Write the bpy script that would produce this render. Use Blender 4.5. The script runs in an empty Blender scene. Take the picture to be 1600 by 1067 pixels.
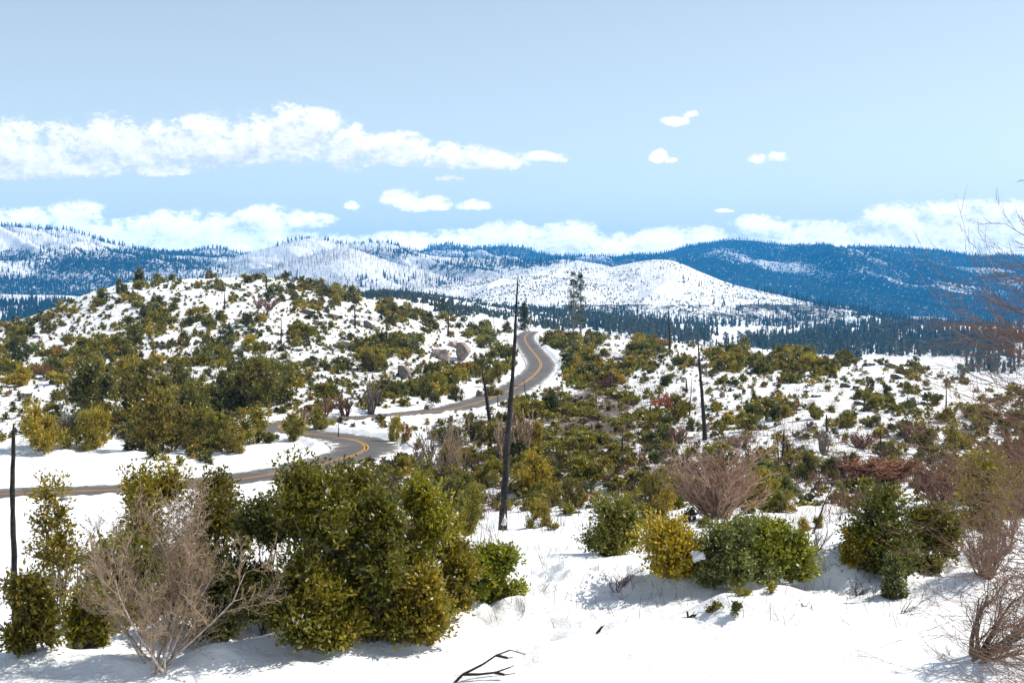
import bpy, math, random
import numpy as np
from mathutils import Vector

# ------------------------------------------------------------------ camera, sky, sun
S = bpy.context.scene
COL = S.collection
F = 2222.0                                     # focal length in photograph pixels (50 mm on 36 mm)
HY = 440.0                                     # row of the horizon
TILT = math.atan((533.5 - HY) / F)
cd = bpy.data.cameras.new('camera'); cam = bpy.data.objects.new('camera', cd); COL.objects.link(cam)
cd.lens = 50; cd.sensor_width = 36; cd.clip_start = 0.1; cd.clip_end = 60000
cam.rotation_euler = (math.pi / 2 - TILT, 0, 0)
S.camera = cam
S.view_settings.view_transform = 'Standard'; S.view_settings.look = 'None'
S.view_settings.exposure = 0.37; S.view_settings.gamma = 1
S.cycles.max_bounces = 6; S.cycles.diffuse_bounces = 3; S.cycles.glossy_bounces = 2
S.cycles.transmission_bounces = 4; S.cycles.volume_bounces = 1; S.cycles.use_denoising = True
SUN_AZ, SUN_EL = math.radians(78), math.radians(47)
sun_dir = Vector((math.sin(SUN_AZ) * math.cos(SUN_EL), math.cos(SUN_AZ) * math.cos(SUN_EL), math.sin(SUN_EL)))
sl = bpy.data.lights.new('sun', 'SUN'); sl.energy = 4.3; sl.angle = math.radians(0.5); sl.color = (1, .94, .84)
so = bpy.data.objects.new('sun', sl); so.rotation_euler = sun_dir.to_track_quat('Z', 'Y').to_euler(); COL.objects.link(so)

CLOUDS = [  # patches of cloud as directions: column, row of the centre, half width, height above, height below
 (30,245,150,62,38),(175,225,60,50,45),(190,240,90,50,38),(330,232,150,55,36),(400,215,80,42,50),(470,210,90,50,52),(545,235,60,42,36),
 (620,240,80,34,24),(700,248,90,26,22),(775,255,70,20,15),(850,249,48,11,8),(70,268,160,30,16),(250,268,60,13,10),(705,280,26,7,6),
 (30,352,100,30,45),(120,342,60,30,45),(280,352,130,26,40),(420,348,80,28,36),(495,345,40,14,14),(240,385,420,34,30),
 (553,323,18,9,8),(628,312,36,22,18),(665,320,50,16,12),(738,322,34,11,9),
 (640,385,120,24,26),(790,372,66,28,36),(860,370,60,22,36),(950,385,90,22,30),(1060,382,90,28,36),
 (1180,352,50,17,18),(1265,362,80,20,26),(1405,345,70,30,26),(1450,362,130,26,40),(1560,345,110,36,36),(1350,388,330,22,30),(1620,380,150,50,60),(1300,370,150,26,30),(1480,330,70,20,26),(1100,372,60,22,28),(900,366,50,24,30),(720,382,70,26,26),(150,375,200,26,30),(400,372,120,24,26),
 (1058,190,32,9,10),(1080,182,14,8,7),(1028,246,16,13,10),(1048,252,14,5,5),(1180,249,22,10,7),(1212,247,20,11,8),(1132,330,16,3,3)]

def build_world():
    w = bpy.data.worlds.new('World'); S.world = w; w.use_nodes = True
    nt = w.node_tree; nt.nodes.clear()
    grp = bpy.data.node_groups.new('cloud_field', 'ShaderNodeTree')
    grp.interface.new_socket('P', in_out='INPUT', socket_type='NodeSocketVector')
    grp.interface.new_socket('Field', in_out='OUTPUT', socket_type='NodeSocketFloat')
    N, L = grp.nodes, grp.links
    gi, go = N.new('NodeGroupInput'), N.new('NodeGroupOutput')
    def M(op, a, b=None, c=None, clamp=False, nodes=N, links=L):
        m = nodes.new('ShaderNodeMath'); m.operation = op; m.use_clamp = clamp
        for i, v in enumerate((a, b, c)):
            if v is None: continue
            if isinstance(v, (int, float)): m.inputs[i].default_value = v
            else: links.new(v, m.inputs[i])
        return m.outputs[0]
    # warp the position a little so that ellipses lose their shape
    nz = N.new('ShaderNodeTexNoise'); nz.inputs['Scale'].default_value = 2.1; nz.inputs['Detail'].default_value = 3
    L.new(gi.outputs[0], nz.inputs['Vector'])
    sb = N.new('ShaderNodeVectorMath'); sb.operation = 'SUBTRACT'; sb.inputs[1].default_value = (.5, .5, .5); L.new(nz.outputs['Color'], sb.inputs[0])
    scn = N.new('ShaderNodeVectorMath'); scn.operation = 'MULTIPLY'; scn.inputs[1].default_value = (.3, .12, 0); L.new(sb.outputs[0], scn.inputs[0])
    ad = N.new('ShaderNodeVectorMath'); ad.operation = 'ADD'; L.new(gi.outputs[0], ad.inputs[0]); L.new(scn.outputs[0], ad.inputs[1])
    sp = N.new('ShaderNodeSeparateXYZ'); L.new(ad.outputs[0], sp.inputs[0])
    X, Y = sp.outputs[0], sp.outputs[1]
    tot = None
    for cx, cy, rx, rt, rb in CLOUDS:
        dx = M('MULTIPLY_ADD', X, 100 / rx / 1.12, -cx / rx / 1.12)
        dy = M('SUBTRACT', Y, cy / 100)
        up = M('MULTIPLY', M('MINIMUM', dy, 0.0), 100 / rt / 1.22); dn = M('MULTIPLY', M('MAXIMUM', dy, 0.0), 100 / rb / 1.15)
        s = M('ADD', up, dn)
        r2 = M('ADD', M('MULTIPLY', dx, dx), M('MULTIPLY', s, s))
        v = M('MAXIMUM', M('SUBTRACT', 1.0, r2), 0.0)
        tot = v if tot is None else M('SMOOTH_MAX', tot, v, 0.12)
    n1 = N.new('ShaderNodeTexNoise'); n1.inputs['Scale'].default_value = 2.3; n1.inputs['Detail'].default_value = 10
    n1.inputs['Roughness'].default_value = .62; n1.inputs['Distortion'].default_value = .35
    mp = N.new('ShaderNodeVectorMath'); mp.operation = 'MULTIPLY'; mp.inputs[1].default_value = (1, 1.5, 1)
    L.new(gi.outputs[0], mp.inputs[0]); L.new(mp.outputs[0], n1.inputs['Vector'])
    n2 = N.new('ShaderNodeTexNoise'); n2.inputs['Scale'].default_value = 9; n2.inputs['Detail'].default_value = 6
    n2.inputs['Roughness'].default_value = .6; n2.inputs['Distortion'].default_value = .5; L.new(mp.outputs[0], n2.inputs['Vector'])
    k = M('MINIMUM', M('MULTIPLY', M('MAXIMUM', M('SUBTRACT', tot, .04), 0.0), 2.3), 1.0)
    f = M('ADD', M('MULTIPLY', tot, 1.25), M('MULTIPLY', M('SUBTRACT', n1.outputs[0], .53), 3.4))
    f = M('ADD', f, M('MULTIPLY', M('SUBTRACT', n2.outputs[0], .5), 1.7))
    f = M('MULTIPLY', f, k)
    L.new(f, go.inputs[0])
    N, L = nt.nodes, nt.links
    m = lambda op, a, b=None, c=None, clamp=False: M(op, a, b, c, clamp, N, L)
    tc = N.new('ShaderNodeTexCoord'); sx = N.new('ShaderNodeSeparateXYZ'); L.new(tc.outputs['Generated'], sx.inputs[0])
    yy = m('MAXIMUM', sx.outputs[1], .05)
    px = m('MULTIPLY_ADD', m('DIVIDE', sx.outputs[0], yy), F / 100, 8.0)
    py = m('MULTIPLY_ADD', m('DIVIDE', sx.outputs[2], yy), -F / 100, HY / 100)
    cb = N.new('ShaderNodeCombineXYZ'); L.new(px, cb.inputs[0]); L.new(py, cb.inputs[1])
    g1 = N.new('ShaderNodeGroup'); g1.node_tree = grp; L.new(cb.outputs[0], g1.inputs[0])
    off = N.new('ShaderNodeVectorMath'); off.operation = 'ADD'; off.inputs[1].default_value = (.15, -.22, 0); L.new(cb.outputs[0], off.inputs[0])
    g2 = N.new('ShaderNodeGroup'); g2.node_tree = grp; L.new(off.outputs[0], g2.inputs[0])
    al = N.new('ShaderNodeMapRange'); al.interpolation_type = 'SMOOTHSTEP'
    al.inputs[1].default_value = .03; al.inputs[2].default_value = .95; L.new(g1.outputs[0], al.inputs[0])
    front = m('GREATER_THAN', sx.outputs[1], .06)
    alpha = m('MULTIPLY', m('MULTIPLY', al.outputs[0], front), .97)
    # a cloud is bright where it thins towards the sun, greyer where more cloud lies above it
    sh = m('MULTIPLY_ADD', m('SUBTRACT', g1.outputs[0], g2.outputs[0]), .42, .60, True)
    rmp = N.new('ShaderNodeMix'); rmp.data_type = 'RGBA'; L.new(sh, rmp.inputs[0])
    rmp.inputs[6].default_value = (5.3, 5.65, 6.15, 1); rmp.inputs[7].default_value = (10.6, 10.5, 10.3, 1)
    lowf = m('MULTIPLY_ADD', m('MULTIPLY', m('SUBTRACT', py, 2.85), .9, None, True), .62, 1.0)
    vs = N.new('ShaderNodeVectorMath'); vs.operation = 'SCALE'; L.new(rmp.outputs[2], vs.inputs[0]); L.new(lowf, vs.inputs['Scale']); cl2 = vs.outputs[0]
    sky = N.new('ShaderNodeTexSky'); sky.sky_type = 'NISHITA'; sky.sun_disc = False
    sky.sun_elevation = SUN_EL; sky.sun_rotation = SUN_AZ; sky.air_density = 1.0; sky.dust_density = 1.1; sky.ozone_density = 1.3; sky.altitude = 1500
    mx = N.new('ShaderNodeMix'); mx.data_type = 'RGBA'; L.new(alpha, mx.inputs[0]); hs = N.new('ShaderNodeHueSaturation'); hs.inputs['Saturation'].default_value = .56; hs.inputs['Value'].default_value = 1.22
    L.new(sky.outputs[0], hs.inputs['Color']); tn = N.new('ShaderNodeMix'); tn.data_type = 'RGBA'; tn.blend_type = 'MULTIPLY'; tn.inputs[0].default_value = 1; tn.inputs[7].default_value = (.975, 1.008, .975, 1)
    L.new(hs.outputs[0], tn.inputs[6]); L.new(tn.outputs[2], mx.inputs[6]); L.new(cl2, mx.inputs[7])
    bg = N.new('ShaderNodeBackground'); bg.inputs[1].default_value = .1; L.new(mx.outputs[2], bg.inputs[0])
    out = N.new('ShaderNodeOutputWorld'); L.new(bg.outputs[0], out.inputs[0])
build_world()

# ------------------------------------------------------------------ helpers
def tag(o, label=None, cat=None, group=None, kind=None):
    if label: o['label'] = label
    if cat: o['category'] = cat
    if group: o['group'] = group
    if kind: o['kind'] = kind
    return o

def hsh(ix, iy, seed):
    h = (ix.astype(np.int64) * 374761393 + iy.astype(np.int64) * 668265263 + seed * 1442695041) & 0xffffffff
    h = ((h ^ (h >> 13)) * 1274126177) & 0xffffffff
    h = ((h ^ (h >> 16)) * 2246822519) & 0xffffffff
    return ((h ^ (h >> 15)) & 0xffffff) / float(0xffffff)

def vnoise(x, y, seed=0):
    x = np.asarray(x, float); y = np.asarray(y, float)
    ix, iy = np.floor(x), np.floor(y); fx, fy = x - ix, y - iy
    fx = fx * fx * fx * (fx * (fx * 6 - 15) + 10); fy = fy * fy * fy * (fy * (fy * 6 - 15) + 10)
    a, b, c, d = hsh(ix, iy, seed), hsh(ix + 1, iy, seed), hsh(ix, iy + 1, seed), hsh(ix + 1, iy + 1, seed)
    return (a + (b - a) * fx) * (1 - fy) + (c + (d - c) * fx) * fy

def fbm(x, y, octv=4, seed=0, gain=.5):
    s = 0; a = 1; t = 0
    for i in range(octv):
        s = s + a * vnoise(x * 2 ** i + 17.3 * i, y * 2 ** i - 9.1 * i, seed + i); t += a; a *= gain
    return s / t

def build(name, V, faces, mats, midx=None, smooth=False, tint=None, parent=None, attrs=None):
    """one mesh object; faces = list of (n,k) index arrays; tint = one colour for each face"""
    me = bpy.data.meshes.new(name)
    V = np.asarray(V, np.float32)
    if not isinstance(faces, (list, tuple)): faces = [faces]
    faces = [f for f in faces if len(f)]
    nl = sum(f.size for f in faces); npoly = sum(len(f) for f in faces)
    me.vertices.add(len(V)); me.vertices.foreach_set('co', V.ravel())
    me.loops.add(nl); me.loops.foreach_set('vertex_index', np.concatenate([f.ravel() for f in faces]).astype(np.int32))
    me.polygons.add(npoly)
    tot = np.concatenate([np.full(len(f), f.shape[1]) for f in faces]).astype(np.int32)
    me.polygons.foreach_set('loop_start', np.concatenate([[0], np.cumsum(tot)[:-1]]).astype(np.int32))
    if midx is not None: me.polygons.foreach_set('material_index', np.asarray(midx, np.int32))
    me.polygons.foreach_set('use_smooth', np.full(npoly, smooth, bool))
    if tint is not None:
        a = me.attributes.new('tint', 'FLOAT_COLOR', 'FACE')
        c = np.ones((npoly, 4), np.float32); c[:, :3] = tint
        a.data.foreach_set('color', c.ravel())
    for k, v in (attrs or {}).items():
        a = me.attributes.new(k, 'FLOAT', 'POINT'); a.data.foreach_set('value', np.asarray(v, np.float32))
    me.update(calc_edges=True)
    for m in (mats if isinstance(mats, (list, tuple)) else [mats]): me.materials.append(m)
    o = bpy.data.objects.new(name, me); COL.objects.link(o)
    if parent: o.parent = parent
    return o

def empty(name, loc):
    o = bpy.data.objects.new(name, None); COL.objects.link(o); o.location = loc; o.empty_display_size = .2
    return o

def norm(v): return v / np.maximum(np.linalg.norm(v, axis=-1, keepdims=True), 1e-9)

# ------------------------------------------------------------------ materials
def mat(name):
    m = bpy.data.materials.new(name); m.use_nodes = True; nt = m.node_tree
    b = nt.nodes['Principled BSDF']
    return m, nt.nodes, nt.links, b

def noise(N, L, scale, detail=4, rough=.55, vec=None):
    n = N.new('ShaderNodeTexNoise'); n.inputs['Scale'].default_value = scale; n.inputs['Detail'].default_value = detail
    n.inputs['Roughness'].default_value = rough
    if vec is not None: L.new(vec, n.inputs['Vector'])
    return n.outputs[0]

def mrange(N, L, v, a, b, c=0., d=1.):
    r = N.new('ShaderNodeMapRange'); r.interpolation_type = 'SMOOTHSTEP'
    for i, q in enumerate((a, b, c, d)):
        if isinstance(q, (int, float)): r.inputs[i + 1].default_value = q
        else: L.new(q, r.inputs[i + 1])
    L.new(v, r.inputs[0]); return r.outputs[0]

def mixc(N, L, f, a, b, mode='MIX'):
    m = N.new('ShaderNodeMix'); m.data_type = 'RGBA'; m.blend_type = mode
    for i, q in ((0, f), (6, a), (7, b)):
        if isinstance(q, (int, float)): m.inputs[i].default_value = q
        elif isinstance(q, tuple): m.inputs[i].default_value = q + (1,)
        else: L.new(q, m.inputs[i])
    return m.outputs[2]

def bump(N, L, b, h, strength, dist):
    n = N.new('ShaderNodeBump'); n.inputs['Strength'].default_value = strength; n.inputs['Distance'].default_value = dist
    L.new(h, n.inputs['Height']); L.new(n.outputs[0], b.inputs['Normal'])

def objco(N): return N.new('ShaderNodeTexCoord').outputs['Object']

def attr(N, name, out=2):
    a = N.new('ShaderNodeAttribute'); a.attribute_name = name; return a.outputs[out]

SNOWC = (.86, .87, .89)
def m_ground():
    m, N, L, b = mat('snowy_ground'); P = objco(N)
    lit = attr(N, 'litter')
    n1 = noise(N, L, .9, 8, .68, P)
    mm = N.new('ShaderNodeMath'); mm.operation = 'MULTIPLY_ADD'; L.new(lit, mm.inputs[0]); mm.inputs[1].default_value = -.32; mm.inputs[2].default_value = .82
    m2 = N.new('ShaderNodeMath'); m2.operation = 'ADD'; L.new(mm.outputs[0], m2.inputs[0]); m2.inputs[1].default_value = .035
    k = mrange(N, L, n1, mm.outputs[0], m2.outputs[0])
    dirt = mixc(N, L, noise(N, L, 3, 5, .6, P), (.07, .045, .03), (.23, .17, .12))
    dirt = mixc(N, L, mrange(N, L, noise(N, L, .12, 3, .5, P), .45, .6), dirt, (.11, .10, .035))
    L.new(mixc(N, L, k, SNOWC, dirt), b.inputs['Base Color'])
    b.inputs['Roughness'].default_value = .6; b.inputs['Specular IOR Level'].default_value = .3
    h = N.new('ShaderNodeMath'); h.operation = 'MULTIPLY_ADD'; L.new(noise(N, L, 11, 4, .6, P), h.inputs[0]); h.inputs[1].default_value = .25
    L.new(noise(N, L, 1.7, 5, .6, P), h.inputs[2])
    bump(N, L, b, h.outputs[0], .65, .13)
    return m

def m_hill(name, tree, scale=.02):
    m, N, L, b = mat(name); P = objco(N)
    mp = N.new('ShaderNodeMapping'); mp.inputs['Scale'].default_value = (1, 1, .55); L.new(P, mp.inputs[0]); P = mp.outputs[0]
    wd = attr(N, 'litter')
    n1 = noise(N, L, scale, 9, .75, P)
    mm = N.new('ShaderNodeMath'); mm.operation = 'MULTIPLY_ADD'; L.new(wd, mm.inputs[0]); mm.inputs[1].default_value = -.42; mm.inputs[2].default_value = .76
    m2 = N.new('ShaderNodeMath'); m2.operation = 'ADD'; L.new(mm.outputs[0], m2.inputs[0]); m2.inputs[1].default_value = .09
    k = mrange(N, L, n1, mm.outputs[0], m2.outputs[0])
    L.new(mixc(N, L, k, SNOWC, tree), b.inputs['Base Color'])
    b.inputs['Roughness'].default_value = .8; b.inputs['Specular IOR Level'].default_value = .1
    bump(N, L, b, noise(N, L, scale * 1.5, 6, .7, P), .8, .45 / scale)
    return m

def m_leaf():
    m, N, L, b = mat('leaf')
    c = mixc(N, L, 1., attr(N, 'tint', 0), (1, 1, 1), 'MULTIPLY')
    oi = N.new('ShaderNodeObjectInfo')
    c = mixc(N, L, 1., attr(N, 'tint', 0), oi.outputs['Color'], 'MULTIPLY')
    L.new(c, b.inputs['Base Color']); b.inputs['Roughness'].default_value = .42; b.inputs['Specular IOR Level'].default_value = .45
    t = N.new('ShaderNodeBsdfTranslucent'); L.new(mixc(N, L, 1., c, (1.5, 1.5, .7), 'MULTIPLY'), t.inputs[0])
    mx = N.new('ShaderNodeMixShader'); mx.inputs[0].default_value = .27
    L.new(b.outputs[0], mx.inputs[1]); L.new(t.outputs[0], mx.inputs[2])
    L.new(mx.outputs[0], N['Material Output'].inputs[0])
    return m

def m_plain(name, c1, c2, scale=6, rough=.8, bm=.5, bd=.02, objcol=False):
    m, N, L, b = mat(name); P = objco(N)
    c = mixc(N, L, mrange(N, L, noise(N, L, scale, 5, .65, P), .35, .65), c1, c2)
    if objcol:
        oi = N.new('ShaderNodeObjectInfo'); c = mixc(N, L, 1., c, oi.outputs['Color'], 'MULTIPLY')
    L.new(c, b.inputs['Base Color']); b.inputs['Roughness'].default_value = rough; b.inputs['Specular IOR Level'].default_value = .25
    if bm: bump(N, L, b, noise(N, L, scale * 3, 4, .6, P), bm, bd)
    return m

def m_rock():
    m, N, L, b = mat('granite'); P = objco(N)
    c = mixc(N, L, mrange(N, L, noise(N, L, 1.3, 6, .7, P), .35, .65), (.13, .105, .085), (.40, .34, .29))
    c = mixc(N, L, mrange(N, L, noise(N, L, .7, 3, .6, P), .56, .70), c, (.10, .09, .085))
    oi = N.new('ShaderNodeObjectInfo'); c = mixc(N, L, 1., c, oi.outputs['Color'], 'MULTIPLY')
    ge = N.new('ShaderNodeNewGeometry'); sp = N.new('ShaderNodeSeparateXYZ'); L.new(ge.outputs['Normal'], sp.inputs[0])
    a = N.new('ShaderNodeMath'); a.operation = 'MULTIPLY_ADD'; L.new(noise(N, L, 1.6, 5, .6, P), a.inputs[0]); a.inputs[1].default_value = .7; L.new(sp.outputs[2], a.inputs[2])
    k = mrange(N, L, a.outputs[0], 1.08, 1.16)
    L.new(mixc(N, L, k, c, SNOWC), b.inputs['Base Color']); b.inputs['Roughness'].default_value = .85
    bump(N, L, b, noise(N, L, 3.5, 6, .7, P), .6, .15)
    return m

def m_asphalt():
    m, N, L, b = mat('asphalt'); P = objco(N)
    c = mixc(N, L, noise(N, L, 8, 5, .7, P), (.062, .058, .058), (.125, .115, .11))
    c = mixc(N, L, mrange(N, L, noise(N, L, .35, 4, .6, P), .5, .65), c, (.15, .135, .12))
    e = N.new('ShaderNodeMath'); e.operation = 'MULTIPLY_ADD'; L.new(noise(N, L, .9, 6, .65, P), e.inputs[0]); e.inputs[1].default_value = 1.5; L.new(attr(N, 'edge'), e.inputs[2])
    c = mixc(N, L, mrange(N, L, e.outputs[0], 1.35, 1.6, 0, .5), c, (.26, .22, .18)); c = mixc(N, L, mrange(N, L, e.outputs[0], 1.66, 1.72), c, SNOWC)
    L.new(c, b.inputs['Base Color']); b.inputs['Roughness'].default_value = .75
    bump(N, L, b, noise(N, L, 40, 3, .6, P), .3, .01)
    return m

M_GROUND = m_ground(); M_LEAF = m_leaf(); M_ROCK = m_rock(); M_ASPH = m_asphalt()
M_SNOW = m_plain('snow', SNOWC, (.82, .84, .87), 3, .6, .5, .06)
M_CHAR = m_plain('charred_wood', (.012, .011, .011), (.045, .040, .037), 5, .85, .8, .04)
M_BARK = m_plain('grey_brown_bark', (.10, .075, .055), (.20, .155, .12), 9, .85)
M_PALE = m_plain('pale_bark', (.30, .245, .21), (.55, .48, .43), 12, .7)
M_TWIG = m_plain('twig_bark', (.75, .75, .75), (1.15, 1.1, 1.05), 5, .8, 0, 0, True)
M_YEL = m_plain('yellow_road_paint', (.62, .27, .03), (.75, .36, .06), 2, .6, 0)
M_WHT = m_plain('white_road_paint', (.45, .43, .40), (.62, .60, .57), 2, .6, 0)
def m_tint(name, rough):
    m, N, L, b = mat(name); L.new(attr(N, 'tint', 0), b.inputs['Base Color']); b.inputs['Roughness'].default_value = rough
    b.inputs['Specular IOR Level'].default_value = .2
    return m
M_STICK = m_tint('weathered_wood', .9)

# ------------------------------------------------------------------ the lie of the land
CPX = np.array([-900, 0, 200, 400, 600, 800, 1000, 1200, 1400, 1600, 2500.])
ROWS = {
 2:   [-5.5] * 11,
 19:  [-5.5, -5.5, -5.5, -5.5, -5.5, -5.5, -5.5, -5.45, -5.4, -5.35, -5.2],
 22:  [-5.8, -5.65, -5.6, -5.6, -5.55, -5.55, -5.5, -5.45, -5.4, -5.35, -5.2],
 27:  [-7, -6.8, -6.6, -6.4, -6.1, -5.65, -5.58, -5.5, -5.45, -5.4, -5.2],
 35:  [-8.5, -8.2, -8, -7.8, -7.4, -7.0, -6.9, -6.8, -6.6, -6.5, -6.2],
 50:  [-10.8, -10.3, -10.2, -10, -9.7, -9.0, -8.9, -8.7, -8.5, -8.3, -8],
 80:  [-14, -13.7, -13.6, -13.5, -13.4, -12.5, -11.8, -11.4, -11.1, -10.9, -10.5],
 99:  [-15.2, -15, -15, -14.9, -14.9, -14.2, -13.0, -12.6, -12.2, -12.1, -12],
 130: [-15, -14.7, -14.5, -14.8, -15.2, -15.0, -14.3, -13.9, -13.5, -13.7, -14],
 170: [-15, -14.5, -13.8, -14.9, -15.6, -15.8, -15.3, -14.9, -14.5, -15.3, -17],
 230: [-16, -15, -13.1, -13.0, -14.4, -16.7, -16.3, -15.6, -15.3, -18.1, -22],
 290: [-17, -14.1, -10.7, -8.9, -12.3, -17.2, -16.8, -15.8, -16.7, -23, -27],
 330: [-18, -12.9, -7.9, -4.9, -10.4, -17.2, -17.0, -16.4, -20, -27, -31],
 380: [-19, -11.6, -2.8, -1.4, -8.3, -17, -17.1, -19, -25, -31, -36],
 430: [-21, -13, -1.2, .9, -6.9, -16.9, -18.5, -23, -30, -36, -41],
 480: [-24, -16, -4.0, -.6, -7.6, -16.9, -20.5, -28, -35, -42, -46],
 560: [-30, -22, -13, -6, -13, -20, -28, -38, -45, -50, -54],
 700: [-40, -35, -30, -20, -17, -25, -40, -50, -56, -60, -62],
 900: [-55, -50, -46, -34, -18, -32, -50, -60, -64, -67, -68],
 1200:[-65, -62, -58, -40, -16, -37, -55, -66, -70, -73, -73],
 1600:[-70, -68, -66, -45, -17, -38, -57, -70, -74, -76, -76],
 2400:[-72, -70, -68, -55, -22, -38, -62, -72, -76, -80, -80],
 3200:[-74, -72, -72, -65, -45, -50, -68, -80, -90, -100, -105],
 5000:[-76, -75, -75, -75, -75, -78, -85, -100, -120, -140, -140],
 7000:[-80, -80, -80, -80, -80, -90, -110, -140, -165, -180, -185],
 12000:[-90, -90, -90, -90, -90, -110, -130, -150, -180, -190, -190],
 16000:[-90, -90, -90, -90, -90, -110, -130, -150, -180, -190, -190]}
RY = np.log(np.array(list(ROWS))); RZ = np.array(list(ROWS.values()))

def pchip(x, Yv, xn):
    """monotone cubic along axis 0"""
    h = np.diff(x)[:, None]; d = np.diff(Yv, axis=0) / h
    m = np.zeros_like(Yv)
    w1, w2 = 2 * h[1:] + h[:-1], h[1:] + 2 * h[:-1]
    ok = d[:-1] * d[1:] > 0
    with np.errstate(divide='ignore', invalid='ignore'):
        m[1:-1] = np.where(ok, (w1 + w2) / (w1 / d[:-1] + w2 / d[1:]), 0)
    m[0], m[-1] = d[0], d[-1]
    i = np.clip(np.searchsorted(x, xn) - 1, 0, len(x) - 2)
    t = ((xn - x[i]) / (x[i + 1] - x[i]))[:, None]; hh = (x[i + 1] - x[i])[:, None]
    return ((1 + 2 * t) * (1 - t) ** 2 * Yv[i] + t * (1 - t) ** 2 * hh * m[i] + t * t * (3 - 2 * t) * Yv[i + 1] + t * t * (t - 1) * hh * m[i + 1])
GX = np.linspace(-900, 2500, 341); GL = np.linspace(math.log(2), math.log(16000), 700)
TAB = pchip(CPX, pchip(RY, RZ, GL).T.copy(), GX).T          # rows: depth, columns: bearing

def base_h(x, y):
    y = np.maximum(y, 2.0)
    a = np.clip((x / y * F + 800 + 900) / 10, 0, 339.999); b = np.clip((np.log(y) - GL[0]) / (GL[1] - GL[0]), 0, 698.999)
    i, j = a.astype(int), b.astype(int); fa, fb = a - i, b - j
    return (TAB[j, i] * (1 - fa) + TAB[j, i + 1] * fa) * (1 - fb) + (TAB[j + 1, i] * (1 - fa) + TAB[j + 1, i + 1] * fa) * fb

# road centre line: column, row, depth
RD = [(-700,800,88),(-250,788,93),(0,775,99),(150,769,101.5),(300,759,105),(400,747,109),(470,734,114),(528,720,119.5),(562,709,124.5),(572,700,129),(556,690,133.5),(522,684,137.5),
      (485,680,140.5),(452,675,144),(436,668.5,149),(450,662,152.5),(487,659.5,155),(525,657,158),(600,651.5,164),(650,647,170),(700,641,176),(745,630,188),(780,618,203),(812,603,222),(834,587,248),
      (845,573,280),(842,562,305),(832,549,340),(823,537,382),(820,527,425),(827,519.5,470),(835,517.5,520),(840,520,600)]
def ray(px, py, d): return ((px - 800) / F * d, d, (HY - py) / F * d)
rp = np.array([ray(*p) for p in RD])
tt = np.concatenate([[0], np.cumsum(np.linalg.norm(np.diff(rp[:, :2], axis=0), axis=1))])
def catmull(P, n):
    out = []
    for i in range(len(P) - 1):
        p0, p1, p2, p3 = P[max(i - 1, 0)], P[i], P[i + 1], P[min(i + 2, len(P) - 1)]
        for t in np.linspace(0, 1, n, endpoint=False):
            out.append(.5 * (2 * p1 + (p2 - p0) * t + (2 * p0 - 5 * p1 + 4 * p2 - p3) * t * t + (3 * p1 - p0 - 3 * p2 + p3) * t ** 3))
    out.append(P[-1]); return np.array(out)
RC = catmull(rp, 14)
for _ in range(6): RC[1:-1] = (RC[:-2] + 2 * RC[1:-1] + RC[2:]) / 4
for _ in range(30): RC[1:-1, 2] = (RC[:-2, 2] + 2 * RC[1:-1, 2] + RC[2:, 2]) / 4
RW = 3.1

def road_dist(x, y):
    """distance to the centre line and road height there"""
    shp = x.shape; x = x.ravel(); y = y.ravel()
    D = np.full(len(x), 1e3); Z = np.zeros(len(x))
    near = np.where((y > 80) & (y < 620) & (x > -200) & (x < 60))[0]
    A, B = RC[:-1], RC[1:]; AB = (B - A)[:, :2]; L2 = (AB ** 2).sum(1)
    for s in range(0, len(near), 20000):
        k = near[s:s + 20000]; px, py = x[k][:, None], y[k][:, None]
        t = np.clip(((px - A[:, 0]) * AB[:, 0] + (py - A[:, 1]) * AB[:, 1]) / L2, 0, 1)
        d = (px - A[:, 0] - t * AB[:, 0]) ** 2 + (py - A[:, 1] - t * AB[:, 1]) ** 2
        j = d.argmin(1); r = np.arange(len(k))
        D[k] = np.sqrt(d[r, j]); Z[k] = A[j, 2] + t[r, j] * (B[j, 2] - A[j, 2])
    return D.reshape(shp), Z.reshape(shp)

def flat(px, py, z=-5.5):
    d = -z * F / (py - HY); return ((px - 800) / F * d, d)
MOUNDS = [(1185, 975, .9, .7, .38), (1230, 962, .8, .7, .32), (1120, 968, .5, .5, .16), (985, 992, .45, .4, .15), (470, 1018, .9, .5, .28), (620, 1008, .6, .4, .2),
          (60, 1035, .8, .5, .25), (1090, 925, .7, .6, .3), (1030, 920, .9, .6, .28), (800, 945, .5, .5, .25), (1330, 905, .8, .6, .3), (330, 1035, .5, .5, .3), (200, 1048, .7, .4, .25),
          (1270, 905, .8, .6, .25), (1590, 1045, .8, .5, .2), (850, 1010, .7, .4, .10), (1010, 1040, .9, .35, .10), (1150, 1030, .6, .4, .09), (1290, 1010, .9, .4, .12), (1400, 1040, .6, .3, .10), (1430, 930, .7, .5, .14), (1540, 930, .6, .5, .15), (920, 960, .6, .5, .10), (1050, 980, .5, .3, .10), (750, 1040, .6, .3, .10), (880, 905, .7, .8, .2), (690, 985, .5, .5, .2)]
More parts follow.
